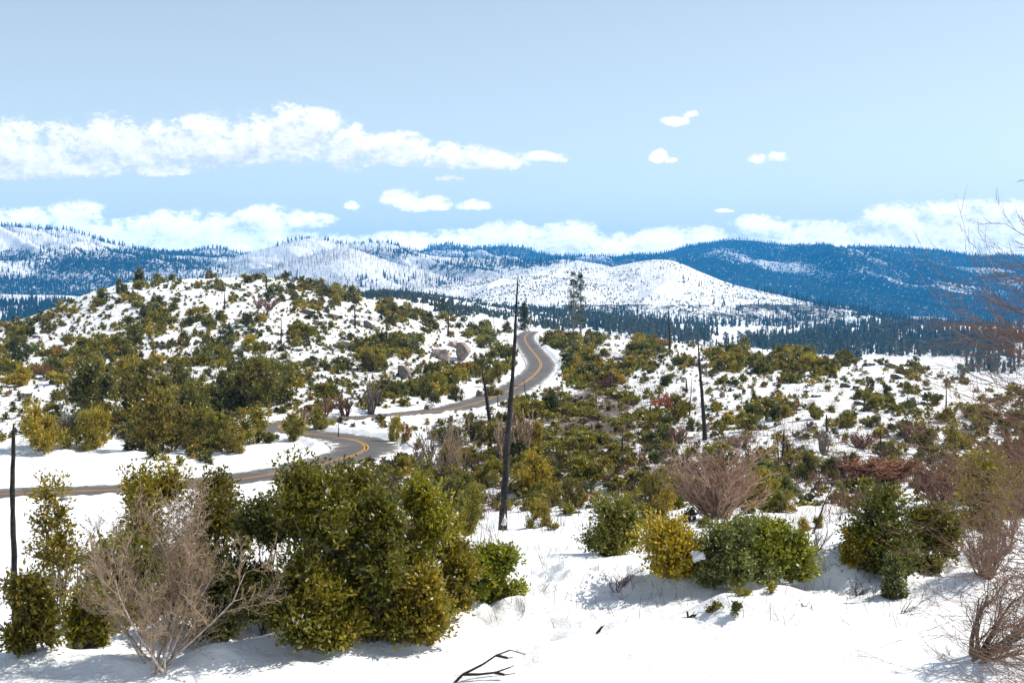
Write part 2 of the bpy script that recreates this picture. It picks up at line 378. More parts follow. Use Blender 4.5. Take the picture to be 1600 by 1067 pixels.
def h(x, y):
    x = np.asarray(x, float); y = np.asarray(y, float)
    z = base_h(x, y)
    far = np.clip((y - 40) / 60, 0, 1); vfar = np.clip((y - 500) / 600, 0, 1)
    z = z + (fbm(x / 3.2, y / 3.2, 4, 3) - .5) * (.22 + .75 * far) + (fbm(x / 16, y / 16, 3, 9) - .5) * (.25 + 2.0 * far) + (fbm(x / 120, y / 120, 4, 19) - .5) * 14 * vfar
    z = z + (fbm(x / .55, y / .55, 3, 31) - .5) * .09 + (fbm(x / 1.6, y / 1.1, 3, 37) - .5) * .34 * (y < 60)
    edge = np.exp(-((y - (24 + 2.5 * np.clip((x + 5) / 8, 0, 1))) / 2.2) ** 2)          # lumpy drift along the brink
    z = z + edge * (np.abs(fbm(x / .9, y / .9, 3, 77) - .5)) * 1.1
    for px, py, rx, ry, a in MOUNDS:
        mx, my = flat(px, py)
        z = z + a * np.exp(-((x - mx) / rx) ** 2 - ((y - my) / ry) ** 2) * (y < 60)
    D, Z = road_dist(x, y)
    w = np.clip((D - RW - .5) / 9, 0, 1); w = w * w * (3 - 2 * w)
    berm = np.exp(-((D - RW - 1.3) / .75) ** 2) * (.2 + .5 * fbm(x / 1.5, y / 1.5, 3, 5))
    zr = Z - .35 * np.clip((RW + .45 - D) / .4, 0, 1)
    return np.where(D < 14, zr * (1 - w) + z * w + berm, z)

LY = np.exp(np.linspace(math.log(12), math.log(6000), 1500))
def on_ground(px, d):
    x = (px - 800) / F * d; return np.array([x, d, float(h(np.array([x]), np.array([d]))[0])])

# ground sheet
nx, ny = 1000, 1250
uu = np.linspace(-1700 / F, 1700 / F, nx); yy = np.exp(np.linspace(math.log(2.5), math.log(10900), ny))
X = uu[None, :] * yy[:, None]; Yg = np.repeat(yy[:, None], nx, 1); Z = h(X, Yg)
PX = X / Yg * F + 800
VG = Z / Yg
def ground_at(px, py, dmin=12):
    """where the line of sight through a point of the view meets the ground"""
    v = (HY - py) / F; c = min(max(((px - 800) / F - uu[0]) / (uu[1] - uu[0]), 0), nx - 1.001); i = int(c); f = c - i
    col = VG[:, i] * (1 - f) + VG[:, i + 1] * f
    k = np.where((col > v) & (yy >= dmin))[0]
    if len(k) == 0: return None
    k = k[0]
    if k == 0 or col[k - 1] > v: y = yy[k]
    else: y = yy[k - 1] + (yy[k] - yy[k - 1]) * (v - col[k - 1]) / (col[k] - col[k - 1])
    return np.array([(px - 800) / F * y, y, v * y])
def blob(cx, cy, rx, ry, x, y): return np.exp(-((x - cx) / rx) ** 2 - ((y - cy) / ry) ** 2)
PYg = HY - Z / Yg * F
RDd, _ = road_dist(X, Yg)
lit = np.clip((Yg - 38) / 60, 0, 1) * (.42 + .5 * fbm(X / 25, Yg / 25, 3, 4))
lit += .45 * blob(1150, 690, 300, 60, PX, PYg) + .5 * blob(930, 660, 120, 90, PX, PYg) + .4 * blob(1350, 740, 200, 50, PX, PYg) + .25 * blob(1250, 600, 300, 40, PX, PYg) + .3 * blob(760, 700, 120, 90, PX, PYg)
lit += .35 * blob(860, 560, 90, 40, PX, PYg) + .2 * blob(560, 560, 150, 60, PX, PYg)
lit *= np.where(PX > 985, .72, 1)
lit *= np.clip((RDd - RW - 3) / 5, 0, 1)
lit = np.where((PX < 560) & (PYg > 685), lit * .15, lit)
lit = np.where(PYg > 860, .12 * np.clip(fbm(X / 2.5, Yg / 2.5, 3, 8) * 3 - 1.2, 0, 1), lit)
lit = np.where(Yg > 600, .35, lit); lit = np.where((Yg > 2600) & (PX > 1250), 1.2, lit)
i, j = np.meshgrid(np.arange(nx - 1), np.arange(ny - 1)); q = (j * nx + i).ravel()
g = build('ground', np.stack([X, Yg, Z], -1).reshape(-1, 3), np.stack([q, q + 1, q + nx + 1, q + nx], 1), M_GROUND, smooth=True, attrs={'litter': lit.ravel()})
tag(g, kind='structure')

# road
def ribbon(off0, off1, dz, m, name, sk=True):
    T = np.gradient(RC[:, :2], axis=0); T /= np.linalg.norm(T, axis=1)[:, None]; Nn = np.stack([-T[:, 1], T[:, 0]], 1)
    A = np.c_[RC[:, :2] + Nn * off0, RC[:, 2] + dz]; B = np.c_[RC[:, :2] + Nn * off1, RC[:, 2] + dz]
    return A, B
def strip(cols):
    n, k = len(cols[0]), len(cols); V = np.stack(cols, 1).reshape(-1, 3)
    i, j = np.meshgrid(np.arange(k - 1), np.arange(n - 1)); q = (j * k + i).ravel()
    return V, np.stack([q, q + 1, q + k + 1, q + k], 1)
A, B = ribbon(-RW, RW, .06, None, ''); A2, B2 = A.copy(), B.copy(); A2[:, 2] -= .45; B2[:, 2] -= .45
V, Fq = strip([B2, B, (A + B) / 2, A, A2]); ED = np.tile([1., 1, 0, 1, 1], len(RC))
road = build('road', V, Fq, M_ASPH, attrs={'edge': ED}); tag(road, kind='structure')
def cat_mesh(parts):
    Vs, Fs, o = [], [], 0
    for v, f in parts: Vs.append(v); Fs.append(f + o); o += len(v)
    return np.concatenate(Vs), np.concatenate(Fs)
ps = []
for a, b in ((-.21, -.09), (.09, .21)):
    A, B = ribbon(a, b, .075, None, ''); ps.append(strip([B, A]))
V, Fq = cat_mesh(ps); o = build('road_centre_lines', V, Fq, M_YEL); o.parent = road
ps = []
for a, b in ((-RW + .12, -RW + .22), (RW - .22, RW - .12)):
    A, B = ribbon(a, b, .072, None, ''); ps.append(strip([B, A]))
V, Fq = cat_mesh(ps); o = build('road_edge_lines', V, Fq, M_WHT); o.parent = road
# ------------------------------------------------------------------ hills and mountains
def ridged(x, y, o=4, s=0):
    a = 0; t = 0; g = 1
    for i in range(o):
        a = a + g * (1 - np.abs(2 * vnoise(x * 2 ** i + 31 * i, y * 2 ** i, s + i) - 1)); t += g; g *= .5
    return a / t
M_FAR = m_hill('wooded_mountain', (.010, .017, .016), .07)
M_BURNT = m_hill('burnt_snowy_slope', (.055, .05, .05), .03)
M_MID = m_hill('speckled_snowy_hill', (.06, .055, .04), .06)
class Hill:
    def __init__(s, crest, yc, yf, zf, amp, wave, skew, seed, wood, pw=1.15, crest_amp=.2):
        s.cx = np.array([c[0] for c in crest], float); s.cp = np.array([c[1] for c in crest], float)
        s.yc, s.yf, s.zf, s.amp, s.wave, s.skew, s.seed, s.wood, s.pw, s.ca = yc, yf, zf, amp, wave, skew, seed, wood, pw, crest_amp
    def crest(s, px):
        g = np.arange(s.cx[0], s.cx[-1] + 1, 5.); v = np.interp(g, s.cx, s.cp)
        v = np.convolve(np.pad(v, 6, 'edge'), np.hanning(15)[1:-1] / np.hanning(15).sum(), 'valid')
        return np.interp(px, g, v)
    def at(s, px, t):
        yc = s.yc; Y = s.yf + (yc - s.yf) * t
        zc = (HY - s.crest(px)) / F * yc; u = (px - 800) / F
        tt = np.clip(t, 0, 1); zf = s.zf(px) if callable(s.zf) else s.zf
        z = zf + (zc - zf) * tt ** s.pw
        z = np.where(t > 1, zc - (t - 1) * (zc - zf) * .9, z)
        x = u * Y; xs = x + s.skew * (Y - yc)
        env = np.clip(np.minimum(t * 2.2, 1), 0, 1) * (1 - (1 - s.ca) * np.exp(-((t - 1) / .22) ** 2))
        r = ridged(xs / s.wave, Y / (s.wave * 3.2), 4, s.seed)
        z = z + env * s.amp * (r - .55) * 2 + env * s.amp * .35 * (fbm(x / s.wave * 3, Y / s.wave * 3, 4, s.seed + 50) - .5)
        py = HY - z / Y * F
        return x, Y, z, np.clip(s.wood(px, py, t, r, x, Y), 0, 1)
    def mesh(s, name, m, nu=420, nt=150):
        px = np.linspace(s.cx[0], s.cx[-1], nu); t = np.concatenate([np.linspace(0, 1, nt), np.linspace(1.02, 1.6, 14)])
        P, T = np.meshgrid(px, t); x, Y, z, w = s.at(P, T)
        # the flanks sink into the plain instead of ending in a cut
        k = len(t); i, j = np.meshgrid(np.arange(nu - 1), np.arange(k - 1)); q = (j * nu + i).ravel()
        o = build(name, np.stack([x, Y, z], -1).reshape(-1, 3), np.stack([q, q + 1, q + nu + 1, q + nu], 1), m, smooth=True, attrs={'litter': w.ravel()})
        return tag(o, kind='structure')

def nz(x, y, w, s): return fbm(x / w, y / w, 4, s)
H_right = Hill([(860,470),(930,412),(985,404),(1040,398),(1080,386),(1120,378),(1150,379),(1190,383),(1240,388),(1270,393),(1310,391),(1340,390),(1370,388),(1400,388),(1440,391),(1480,396),(1515,403),(1545,403),(1570,400),(1600,404),(1700,402),(1850,410),(2100,430)],
    9000, 4700, -152, 175, 620, .5, 11, lambda px, py, t, r, x, y: np.where(py > 462, .35, 0) + 1.0 + 1.1 * (fbm((x + .6 * (y - 9000)) / 90, y / 700, 4, 15) - .5)
    + .8 * (ridged((x + .5 * (y - 9000)) / 620 + .05, y / (620 * 3.2), 2, 11) - ridged((x + .5 * (y - 9000)) / 620 - .05, y / (620 * 3.2), 2, 11)) + .5 * (nz(x, y, 500, 5) - .5), 1.0, .12)
H_mid = Hill([(480,470),(540,412),(600,402),(650,398),(680,384),(697,381),(715,385),(735,392),(760,386),(785,384),(810,385),(830,392),(860,401),(900,398),(930,397),(960,403),(1000,402),(1050,402),(1120,430),(1200,470)],
    8200, 5600, -85, 100, 420, .4, 23, lambda px, py, t, r, x, y: .85 - .9 * np.clip(r - .62, 0, 1) + .5 * (nz(x, y, 400, 8) - .5), 1.0, .15)
H_left = Hill([(-500,360),(-300,345),(-150,350),(0,356),(60,358),(105,361),(125,366),(150,376),(185,386),(220,392),(245,398),(300,402),(360,408),(430,420),(500,445),(560,478)],
    5600, 3700, -76, 125, 520, .7, 37, lambda px, py, t, r, x, y: np.where(py < 390, .2, .6) + .7 * (nz(x, y, 330, 3) - .5) + .35 * blob(170, 415, 130, 18, px, py) - .3 * blob(60, 375, 90, 15, px, py) + .15 * (py > 435), 1.0, .12)
H_back = Hill([(140,470),(210,396),(232,391),(250,391),(275,396),(300,393),(330,386),(350,390),(372,399),(400,394),(440,402),(500,420),(560,470)],
    6600, 4600, -80, 40, 300, .3, 41, lambda px, py, t, r, x, y: .62 + .6 * (nz(x, y, 220, 4) - .5), 1.0, .2)
H_peak = Hill([(280,478),(330,424),(360,408),(400,393),(440,380),(465,374),(492,371),(515,377),(545,385),(570,381),(595,378),(620,383),(650,395),(690,402),(740,401),(780,405),(820,410),(860,405),(885,403),(910,408),(960,418),(1010,440),(1060,475)],
    4800, 3450, -74, 70, 340, .6, 53, lambda px, py, t, r, x, y: .22 + .4 * (nz(x, y, 200, 6) - .5) + .5 * blob(600, 398, 60, 10, px, py) + .5 * blob(740, 418, 130, 14, px, py) + .4 * blob(840, 410, 60, 8, px, py), 1.0, .12)
H_white = Hill([(330,475),(380,440),(430,420),(480,402),(515,391),(540,386),(565,393),(600,407),(650,421),(700,433),(740,442),(800,462),(860,482)],
    3900, 3000, -72, 22, 260, .4, 61, lambda px, py, t, r, x, y: .13 + .3 * (nz(x, y, 130, 6) - .5) + .35 * (py > 436), 1.0, .15)
H_shelf = Hill([(-600,452),(-200,455),(0,459),(70,461),(130,463),(170,474),(220,490),(300,505)],
    2650, 2200, -70, 10, 160, .2, 67, lambda px, py, t, r, x, y: np.where(py < 474, .08, .5) + .5 * (nz(x, y, 90, 6) - .5), .8, .2)
H_burnt = Hill([(540,492),(600,468),(650,456),(700,447),(740,438),(790,431),(840,424),(880,418),(910,417),(940,420),(965,414),(1000,407),(1025,405),(1045,404),(1065,411),(1090,423),(1120,437),(1150,448),(1185,455),(1230,465),(1280,477),(1330,485),(1380,494),(1430,503),(1480,517),(1540,540)],
    2850, 2200, lambda px: np.interp(px, [500, 800, 1000, 1200, 1500], [-30, -44, -66, -76, -84]), 17, 150, -.3, 71,
    lambda px, py, t, r, x, y: .30 + .6 * (nz(x, y, 90, 6) - .5) - .15 * blob(1040, 440, 80, 25, px, py) + .3 * blob(1250, 478, 120, 8, px, py) + .35 * (py > 476), .95, .15)
HILLS = [('mountain', H_right, M_FAR), ('mountain', H_mid, M_FAR), ('mountain', H_left, M_FAR), ('mountain', H_back, M_FAR), ('mountain', H_peak, M_BURNT),
         ('hill', H_white, M_BURNT), ('hill', H_shelf, M_BURNT), ('hill', H_burnt, M_MID)]
for n_, H_, m_ in HILLS: H_.mesh(n_, m_)

RNG = np.random.default_rng(5)
def cones(P, Ht, Rd, tint, rng, tiers=2):
    """far conifers, a few facets each"""
    n = len(P); Vs, Fs, off = [], [], 0
    for k in range(tiers):
        z0 = (.12 + .42 * k) * Ht; z1 = Ht * (1 if k == tiers - 1 else .74); r = Rd * (1 - .42 * k)
        a = rng.random(n)[:, None] * 6.28 + np.arange(4)[None, :] * math.pi / 2
        rr = r[:, None] * rng.uniform(.65, 1.2, (n, 4))
        ring = np.stack([P[:, 0:1] + rr * np.cos(a), P[:, 1:2] + rr * np.sin(a), (P[:, 2] + z0)[:, None] + rng.uniform(-.05, .05, (n, 4)) * Ht[:, None]], -1)
        tip = np.stack([P[:, 0], P[:, 1], P[:, 2] + z1], -1)[:, None]
        V = np.concatenate([ring, tip], 1).reshape(-1, 3)
        b = (np.arange(n) * 5)[:, None]
        Fq = np.stack([np.concatenate([b + i, b + (i + 1) % 4, b + 4], 1) for i in range(4)], 1).reshape(-1, 3)
        Vs.append(V); Fs.append(Fq + off); off += len(V)
    return np.concatenate(Vs), np.concatenate(Fs), np.tile(np.repeat(tint, 4, 0), (tiers, 1))
def sticks(P, Ht, W, lean, tint, rng):
    n = len(P); a = rng.random(n)[:, None] * 6.28 + np.arange(3)[None, :] * 2.094
    ring = np.stack([P[:, 0:1] + W[:, None] * np.cos(a), P[:, 1:2] + W[:, None] * np.sin(a), np.repeat(P[:, 2:3], 3, 1) - 1], -1)
    top = ring * 1.; c = P[:, None, :2]; top[..., :2] = c + (ring[..., :2] - c) * .35 + lean[:, None, :]; top[..., 2] += Ht[:, None] + 1
    V = np.concatenate([ring, top], 1).reshape(-1, 3); b = (np.arange(n) * 6)[:, None]
    Fq = np.stack([np.concatenate([b + i, b + (i + 1) % 3, b + 3 + (i + 1) % 3, b + 3 + i], 1) for i in range(3)], 1).reshape(-1, 4)
    return V, Fq, np.repeat(tint, 3, 0)
TREES, STK, SPK = [], [], []
def on_hill(H_, n, lo, hi, tmin, tmax, fn, rng):
    px = rng.uniform(lo, hi, n); t = rng.uniform(tmin, tmax, n); x, y, z, w = H_.at(px, t)
    py = HY - z / y * F; keep = rng.random(n) < fn(px, py, t, w, x, y); return np.stack([x, y, z], -1)[keep]
def dark(n, rng, c=(.020, .032, .022)): return np.array(c)[None] * rng.uniform(.6, 1.5, (n, 1))
for H_, n, lo, hi, ht, fn in (
    (H_right, 30000, 880, 1750, 15, lambda px, py, t, w, x, y: np.clip(w * 2.2 - 1.1, 0, 1)),
    (H_right, 1300, 930, 1750, 20, None),
    (H_mid, 7000, 560, 1080, 19, lambda px, py, t, w, x, y: np.clip(w * 1.5 - .4, 0, 1)),
    (H_mid, 500, 600, 1080, 20, None),
    (H_left, 26000, -300, 480, 15, lambda px, py, t, w, x, y: np.clip((w - .42) * 2.4, 0, .9)),
    (H_left, 330, -100, 330, 19, None),
    (H_back, 4500, 200, 480, 16, lambda px, py, t, w, x, y: np.clip((w - .4) * 2.2, 0, .9)),
    (H_back, 260, 210, 400, 18, None),
    (H_peak, 16000, 330, 1000, 13, lambda px, py, t, w, x, y: np.clip((w - .42) * 2.6, 0, .9)),
    (H_peak, 300, 430, 900, 14, None),
    (H_white, 5000, 380, 780, 13, lambda px, py, t, w, x, y: np.clip((py - 428) / 22, 0, .45) * (nz(x, y, 70, 2) > .5)),
    (H_shelf, 6500, -200, 230, 13, lambda px, py, t, w, x, y: np.where(py > 473, np.clip((nz(x, y, 60, 2) - .38) * 4, 0, 1), .015)),
    (H_burnt, 7000, 600, 1480, 10, lambda px, py, t, w, x, y: np.clip((py - 474) / 14, 0, .8) * (nz(x, y, 60, 2) > .50) + .35 * blob(1090, 442, 22, 5, px, py) + .3 * blob(1075, 487, 25, 7, px, py)),
    (H_burnt, 260, 1180, 1420, 15, lambda px, py, t, w, x, y: (t > .93) * (.25 + .75 * (nz(x, y, 25, 12) > .52))),
    ):
    if fn is None: P = on_hill(H_, n, lo, hi, .955, 1.01, lambda px, py, t, w, x, y: .15 + .8 * (nz(x, y, 60, 9) > .47), RNG)
    else: P = on_hill(H_, n, lo, hi, .9 if n == 260 and H_ is H_burnt else .02, 1.0, fn, RNG)
    k = len(P); Ht = ht * RNG.uniform(.4, 1.4, k)
    TREES.append((P, Ht, Ht * RNG.uniform(.13, .22, k), dark(k, RNG)))
for H_, n, lo, hi, ht, wd in ((H_left, 11000, -200, 560, 17, .55), (H_peak, 9000, 340, 980, 15, .45), (H_white, 7500, 370, 800, 14, .32), (H_shelf, 900, -100, 200, 13, .28), (H_burnt, 2800, 600, 1470, 11, .22)):
    P = on_hill(H_, n, lo, hi, .02, 1.0, lambda px, py, t, w, x, y: .35 + .65 * (nz(x, y, 120, 3) > .48), RNG); k = len(P)
    STK.append((P, ht * RNG.uniform(.4, 1.3, k), np.full(k, wd) * RNG.uniform(.6, 1.3, k), RNG.normal(0, .5, (k, 2)), np.array([.05, .042, .042])[None] * RNG.uniform(.5, 2.2, (k, 1))))
P = on_hill(H_burnt, 15000, 560, 1520, .02, 1.0, lambda px, py, t, w, x, y: np.clip(.25 + 1.6 * (nz(x, y, 45, 3) - .45) - .4 * blob(1040, 440, 70, 22, px, py), 0, 1), RNG); k = len(P)
SPK.append((P - np.array([0, 0, .4]), RNG.uniform(1.2, 3.4, k), RNG.uniform(.9, 2.6, k), np.array([.05, .055, .028])[None] * RNG.uniform(.5, 1.7, (k, 1))))
# ------------------------------------------------------------------ valley forest
WOODS = [(1480,525,190,22,1.),(1300,540,130,16,1.),(1560,505,120,14,.9),(1500,550,150,12,1.),(1400,512,110,10,.95),(1210,545,90,7,.9),(1050,500,110,10,.75),(960,505,70,14,.8),(1120,505,70,9,.85),(1230,505,90,7,.8),
         (1010,520,60,14,.55),(1080,528,60,10,.45),(850,490,80,13,.75),(780,488,90,12,.8),(720,478,50,5,.5),(640,462,80,7,.7),(580,462,60,9,.8),(690,470,60,7,.5),(930,482,60,7,.6),(880,508,60,10,.6),(1560,575,60,10,.7),
         (60,496,90,9,.8),(20,506,60,6,.6),(1310,520,60,8,.6),(1060,545,60,5,.5),(1400,495,60,5,.6),(1500,492,60,5,.5),(1250,520,30,7,.25)]
CLEAR = [(1185,524,62,8,1.1),(1320,512,30,4,.5),(1120,540,60,5,.9),(600,478,50,5,.6),(1440,560,30,5,.6)]
def woods(px, py):
    d = 0
    for a, b, c, e, w in WOODS: d = np.maximum(d, w * np.clip(1.35 - ((px - a) / c) ** 2 - ((py - b) / e) ** 2, 0, 1))
    for a, b, c, e, w in CLEAR: d = d - w * np.clip(1.3 - ((px - a) / c) ** 2 - ((py - b) / e) ** 2, 0, 1)
    return np.clip(d, 0, 1)
n = 60000; px = RNG.uniform(-60, 1680, n); y = np.exp(RNG.uniform(math.log(620), math.log(3300), n)); x = (px - 800) / F * y; z = h(x, y); py = HY - z / y * F
# which of them stand in sight of the camera
vv = z / y; order = np.argsort(y); vis = np.zeros(n, bool)
mx = np.array([max((h((c - 800) / F * LY[LY < 620], LY[LY < 620]) / LY[LY < 620])) for c in np.arange(-60, 1681, 5.)])
vis = vv + 14 / y > np.interp(px, np.arange(-60, 1681, 5.), mx)
dens = woods(px, py) * np.clip((fbm(x / 70, y / 70, 3, 8) - .36) * 6, .12, 1)
keep = vis & (RNG.random(n) < dens * np.interp(y, [600, 1500, 3300], [.8, .95, .6]))
FP = np.stack([x, y, z], -1)[keep]; fpx = px[keep]
low = np.clip((960 - fpx) / 120, 0, 1)                       # the scrubby young wood at centre-left is lower
FH = RNG.uniform(9, 19, len(FP)) * (1 - .62 * low); FR = FH * RNG.uniform(.13, .2, len(FP)) * (1 + .9 * low)
rank = np.argsort(-(FH / FP[:, 1])); big = rank[:282]; rest = rank[282:]
TREES.append((FP[rest], FH[rest], FR[rest], dark(len(rest), RNG, (.042, .045, .018)) ))

def leaves(P, size, nrm, rng, asp=.5):
    """a rhombus for each leaf"""
    n = len(P); d = norm(nrm + rng.normal(0, .45, (n, 3))); r = norm(np.cross(d, rng.normal(0, 1, (n, 3))))
    s = size[:, None]
    V = np.stack([P, P + d * s * .5 + r * s * asp * .5, P + d * s, P + d * s * .5 - r * s * asp * .5], 1).reshape(-1, 3)
    return V, np.arange(4 * n).reshape(n, 4)
def tubes(Sg, sides=3):
    """Sg rows: start xyz, end xyz, radius at start, radius at end"""
    n = len(Sg); a, b = Sg[:, :3], Sg[:, 3:6]; d = norm(b - a); up = np.where(np.abs(d[:, 2:3]) > .9, [[1., 0, 0]], [[0, 0, 1.]])
    u = norm(np.cross(d, up)); v = np.cross(d, u); an = np.arange(sides) * 2 * math.pi / sides
    c = u[:, None] * np.cos(an)[None, :, None] + v[:, None] * np.sin(an)[None, :, None]
    V = np.concatenate([a[:, None] + c * Sg[:, 6, None, None], b[:, None] + c * Sg[:, 7, None, None]], 1).reshape(-1, 3)
    o = (np.arange(n) * 2 * sides)[:, None]
    Fq = np.stack([np.concatenate([o + i, o + (i + 1) % sides, o + sides + (i + 1) % sides, o + sides + i], 1) for i in range(sides)], 1).reshape(-1, 4)
    return V, Fq

def crown(seed, wx, hz, n, leaf, lobes=14, per=9, shoot=.5, airy=.0, floor=.03, snow=.007, upright=.4, shape=.80, inner=.30):
    """leaves along shoots that stick out of many lobes; returns vertices, faces, tint, snow flag, lobe centres"""
    rng = np.random.default_rng(seed)
    a = rng.uniform(0, 6.283, lobes); q = np.sqrt(rng.random(lobes)) * .72; zc = .06 + .80 * rng.random(lobes) ** 1.15
    wid = np.sqrt(np.clip(1 - (np.clip(zc - .15, 0, 1) / shape) ** 2, .06, 1))
    C = np.stack([np.cos(a) * q * wx * wid, np.sin(a) * q * wx * wid, zc * hz], -1)
    R = rng.uniform(.22, .42, lobes) * min(wx, hz * .62)
    ns = max(n // per, 4); k = rng.choice(lobes, ns, p=R ** 2 / (R ** 2).sum())
    d = rng.normal(0, 1, (ns, 3)); d[:, 2] += upright; d = norm(d)
    r0 = rng.uniform(.35 + .2 * airy, .95, ns); L = shoot * R[k] * rng.uniform(.5, 1.5, ns)
    P0 = C[k] + d * (R[k] * r0)[:, None]
    sd = norm(d + np.array([0, 0, .55]) + rng.normal(0, .25, (ns, 3)))
    t = rng.random((ns, per)); P = P0[:, None] + sd[:, None] * (t * L[:, None])[..., None]
    P = P + rng.normal(0, leaf * .45, P.shape); P = P.reshape(-1, 3)
    nr = np.repeat(sd, per, 0) + rng.normal(0, .75, P.shape)
    sz = leaf * rng.uniform(.6, 1.35, len(P)); ok = P[:, 2] > floor * hz
    P, nr, sz = P[ok], nr[ok], sz[ok]; st = np.repeat(rng.uniform(.7, 1.3, ns), per)[ok]; rad = np.repeat(r0, per)[ok]
    fx, fz = wx / np.percentile(np.hypot(P[:, 0], P[:, 1]), 96), hz / np.percentile(P[:, 2], 99.3)
    P = P * [fx, fx, fz]; C = C * [fx, fx, fz]; R = R * fx
    V, Fq = leaves(P, sz, nr, rng)
    tint = np.ones((len(P), 3)) * (st * rng.uniform(.75, 1.3, len(P)))[:, None]
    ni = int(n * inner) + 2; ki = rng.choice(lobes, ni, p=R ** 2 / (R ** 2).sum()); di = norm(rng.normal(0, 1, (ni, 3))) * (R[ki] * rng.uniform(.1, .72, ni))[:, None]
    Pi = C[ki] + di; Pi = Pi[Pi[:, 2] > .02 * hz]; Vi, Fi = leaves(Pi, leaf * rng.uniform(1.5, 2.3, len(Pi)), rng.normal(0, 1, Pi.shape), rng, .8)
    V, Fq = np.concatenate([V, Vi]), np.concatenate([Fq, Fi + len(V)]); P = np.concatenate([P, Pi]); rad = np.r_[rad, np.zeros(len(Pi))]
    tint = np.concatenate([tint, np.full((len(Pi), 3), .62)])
    yel = rng.random(len(P)) < .10; tint[yel] *= [1.9, 1.45, .8]
    sn = (rng.random(len(P)) < snow) & (rad > .6)
    return V, Fq, tint, sn.astype(int), C, R
def stems_for(C, hz, r, rng, sub=4, R=None):
    out = []
    for j, c in enumerate(C):
        b = np.array([rng.normal(0, .05) * hz, rng.normal(0, .05) * hz, -.05]); p = b
        for i in range(1, sub + 1):
            t = i / sub; q = b + (c - b) * np.array([t ** 1.3, t ** 1.3, t]) + rng.normal(0, .02 * hz, 3) * (i < sub)
            out.append([*p, *q, r * (1 - .75 * (i - 1) / sub), r * (1 - .75 * t)]); p = q
        for _ in range(3):
            e = p + norm(rng.normal(0, 1, 3) + [0, 0, .6]) * (R[j] if R is not None else .3)
            out.append([*p, *e, r * .25, r * .08])
    return np.array(out)

TONE = {'olive green': (.215, .185, .015), 'dark green': (.078, .085, .015), 'yellowish green': (.33, .25, .02), 'grey green': (.135, .15, .05),
        'bright green': (.20, .215, .018), 'rusty brown': (.30, .15, .04), 'deep olive': (.132, .122, .012)}
PLANTS = []          # every plant that gets an automatic label: (object, tone, noun, column, row, size)
def to_px(p): 
    d = p[1] * math.cos(TILT) - p[2] * math.sin(TILT)
    return 800 + F * p[0] / d, 533.5 - F * (p[1] * math.sin(TILT) + p[2] * math.cos(TILT)) / d

# variants for shrubs: full (foliage + stems as parts) and small (one mesh)
def make_variant(seed, wx, hz, n, leaf, **kw):
    V, Fq, ti, sn, C, R = crown(seed, wx, hz, n, leaf, **kw)
    rng = np.random.default_rng(seed + 900)
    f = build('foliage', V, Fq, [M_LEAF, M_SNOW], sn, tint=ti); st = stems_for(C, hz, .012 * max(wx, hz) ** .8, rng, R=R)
    Vt, Ft = tubes(st, 4); s = build('stem', Vt, Ft, M_BARK)
    COL.objects.unlink(f); COL.objects.unlink(s)
    return f.data, s.data
VAR = [make_variant(100 + i, 1., 1.35 + .25 * (i % 3), 3800, .085, lobes=12 + i % 4 * 3, shoot=.7, airy=.3 * (i % 2)) for i in range(8)]
SML = []
for i in range(7):
    V, Fq, ti, sn, C, R = crown(200 + i, 1., 1.3 + .2 * (i % 3), 900, .15, lobes=9 + i % 3 * 2, shoot=.7)
    st = stems_for(C, 1.3, .05, np.random.default_rng(i), sub=2); Vt, Ft = tubes(st, 3)
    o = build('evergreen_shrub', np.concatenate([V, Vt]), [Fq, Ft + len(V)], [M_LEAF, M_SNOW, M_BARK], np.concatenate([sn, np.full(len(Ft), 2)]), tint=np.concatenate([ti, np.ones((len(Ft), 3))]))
    COL.objects.unlink(o); SML.append(o.data)
def shrub_obj(name, me, parent=None):
    o = bpy.data.objects.new(name, me); COL.objects.link(o)
    if parent: o.parent = parent
    return o
def colour(tone, rng, j=.16):
    c = np.array(TONE[tone]) * rng.uniform(1 - j, 1 + j) * rng.uniform(1 - j * .4, 1 + j * .4, 3); return (*c, 1)
def put_shrub(p, w, hh, tone, rng, detail, label=None, var=None, meshes=None, name='evergreen_shrub', group='evergreen shrubs on the snowy slopes'):
    """w and hh in metres"""
    if detail:
        fm, sm = meshes or VAR[int(rng.integers(len(VAR))) if var is None else var]
        r = empty(name, p); f = shrub_obj('foliage', fm, r); f.color = colour(tone, rng); shrub_obj('stem', sm, r)
        hz = max(v.co.z for v in fm.vertices) if not meshes else None
    else:
        me = SML[int(rng.integers(len(SML)))]; r = shrub_obj(name, me); r.location = p; r.color = colour(tone, rng)
    if not meshes:
        base = 1.5
        r.scale = (w / 2, w / 2, hh / base); r.rotation_euler = (0, 0, rng.uniform(0, 6.28))
    r['category'] = 'shrub'; r['group'] = group
    cx, cy = to_px(p)
    if label: r['label'] = label
    else: PLANTS.append((r, tone, 'shrub', cx, cy - hh / p[1] * F * .5, hh / p[1] * F))
    return r

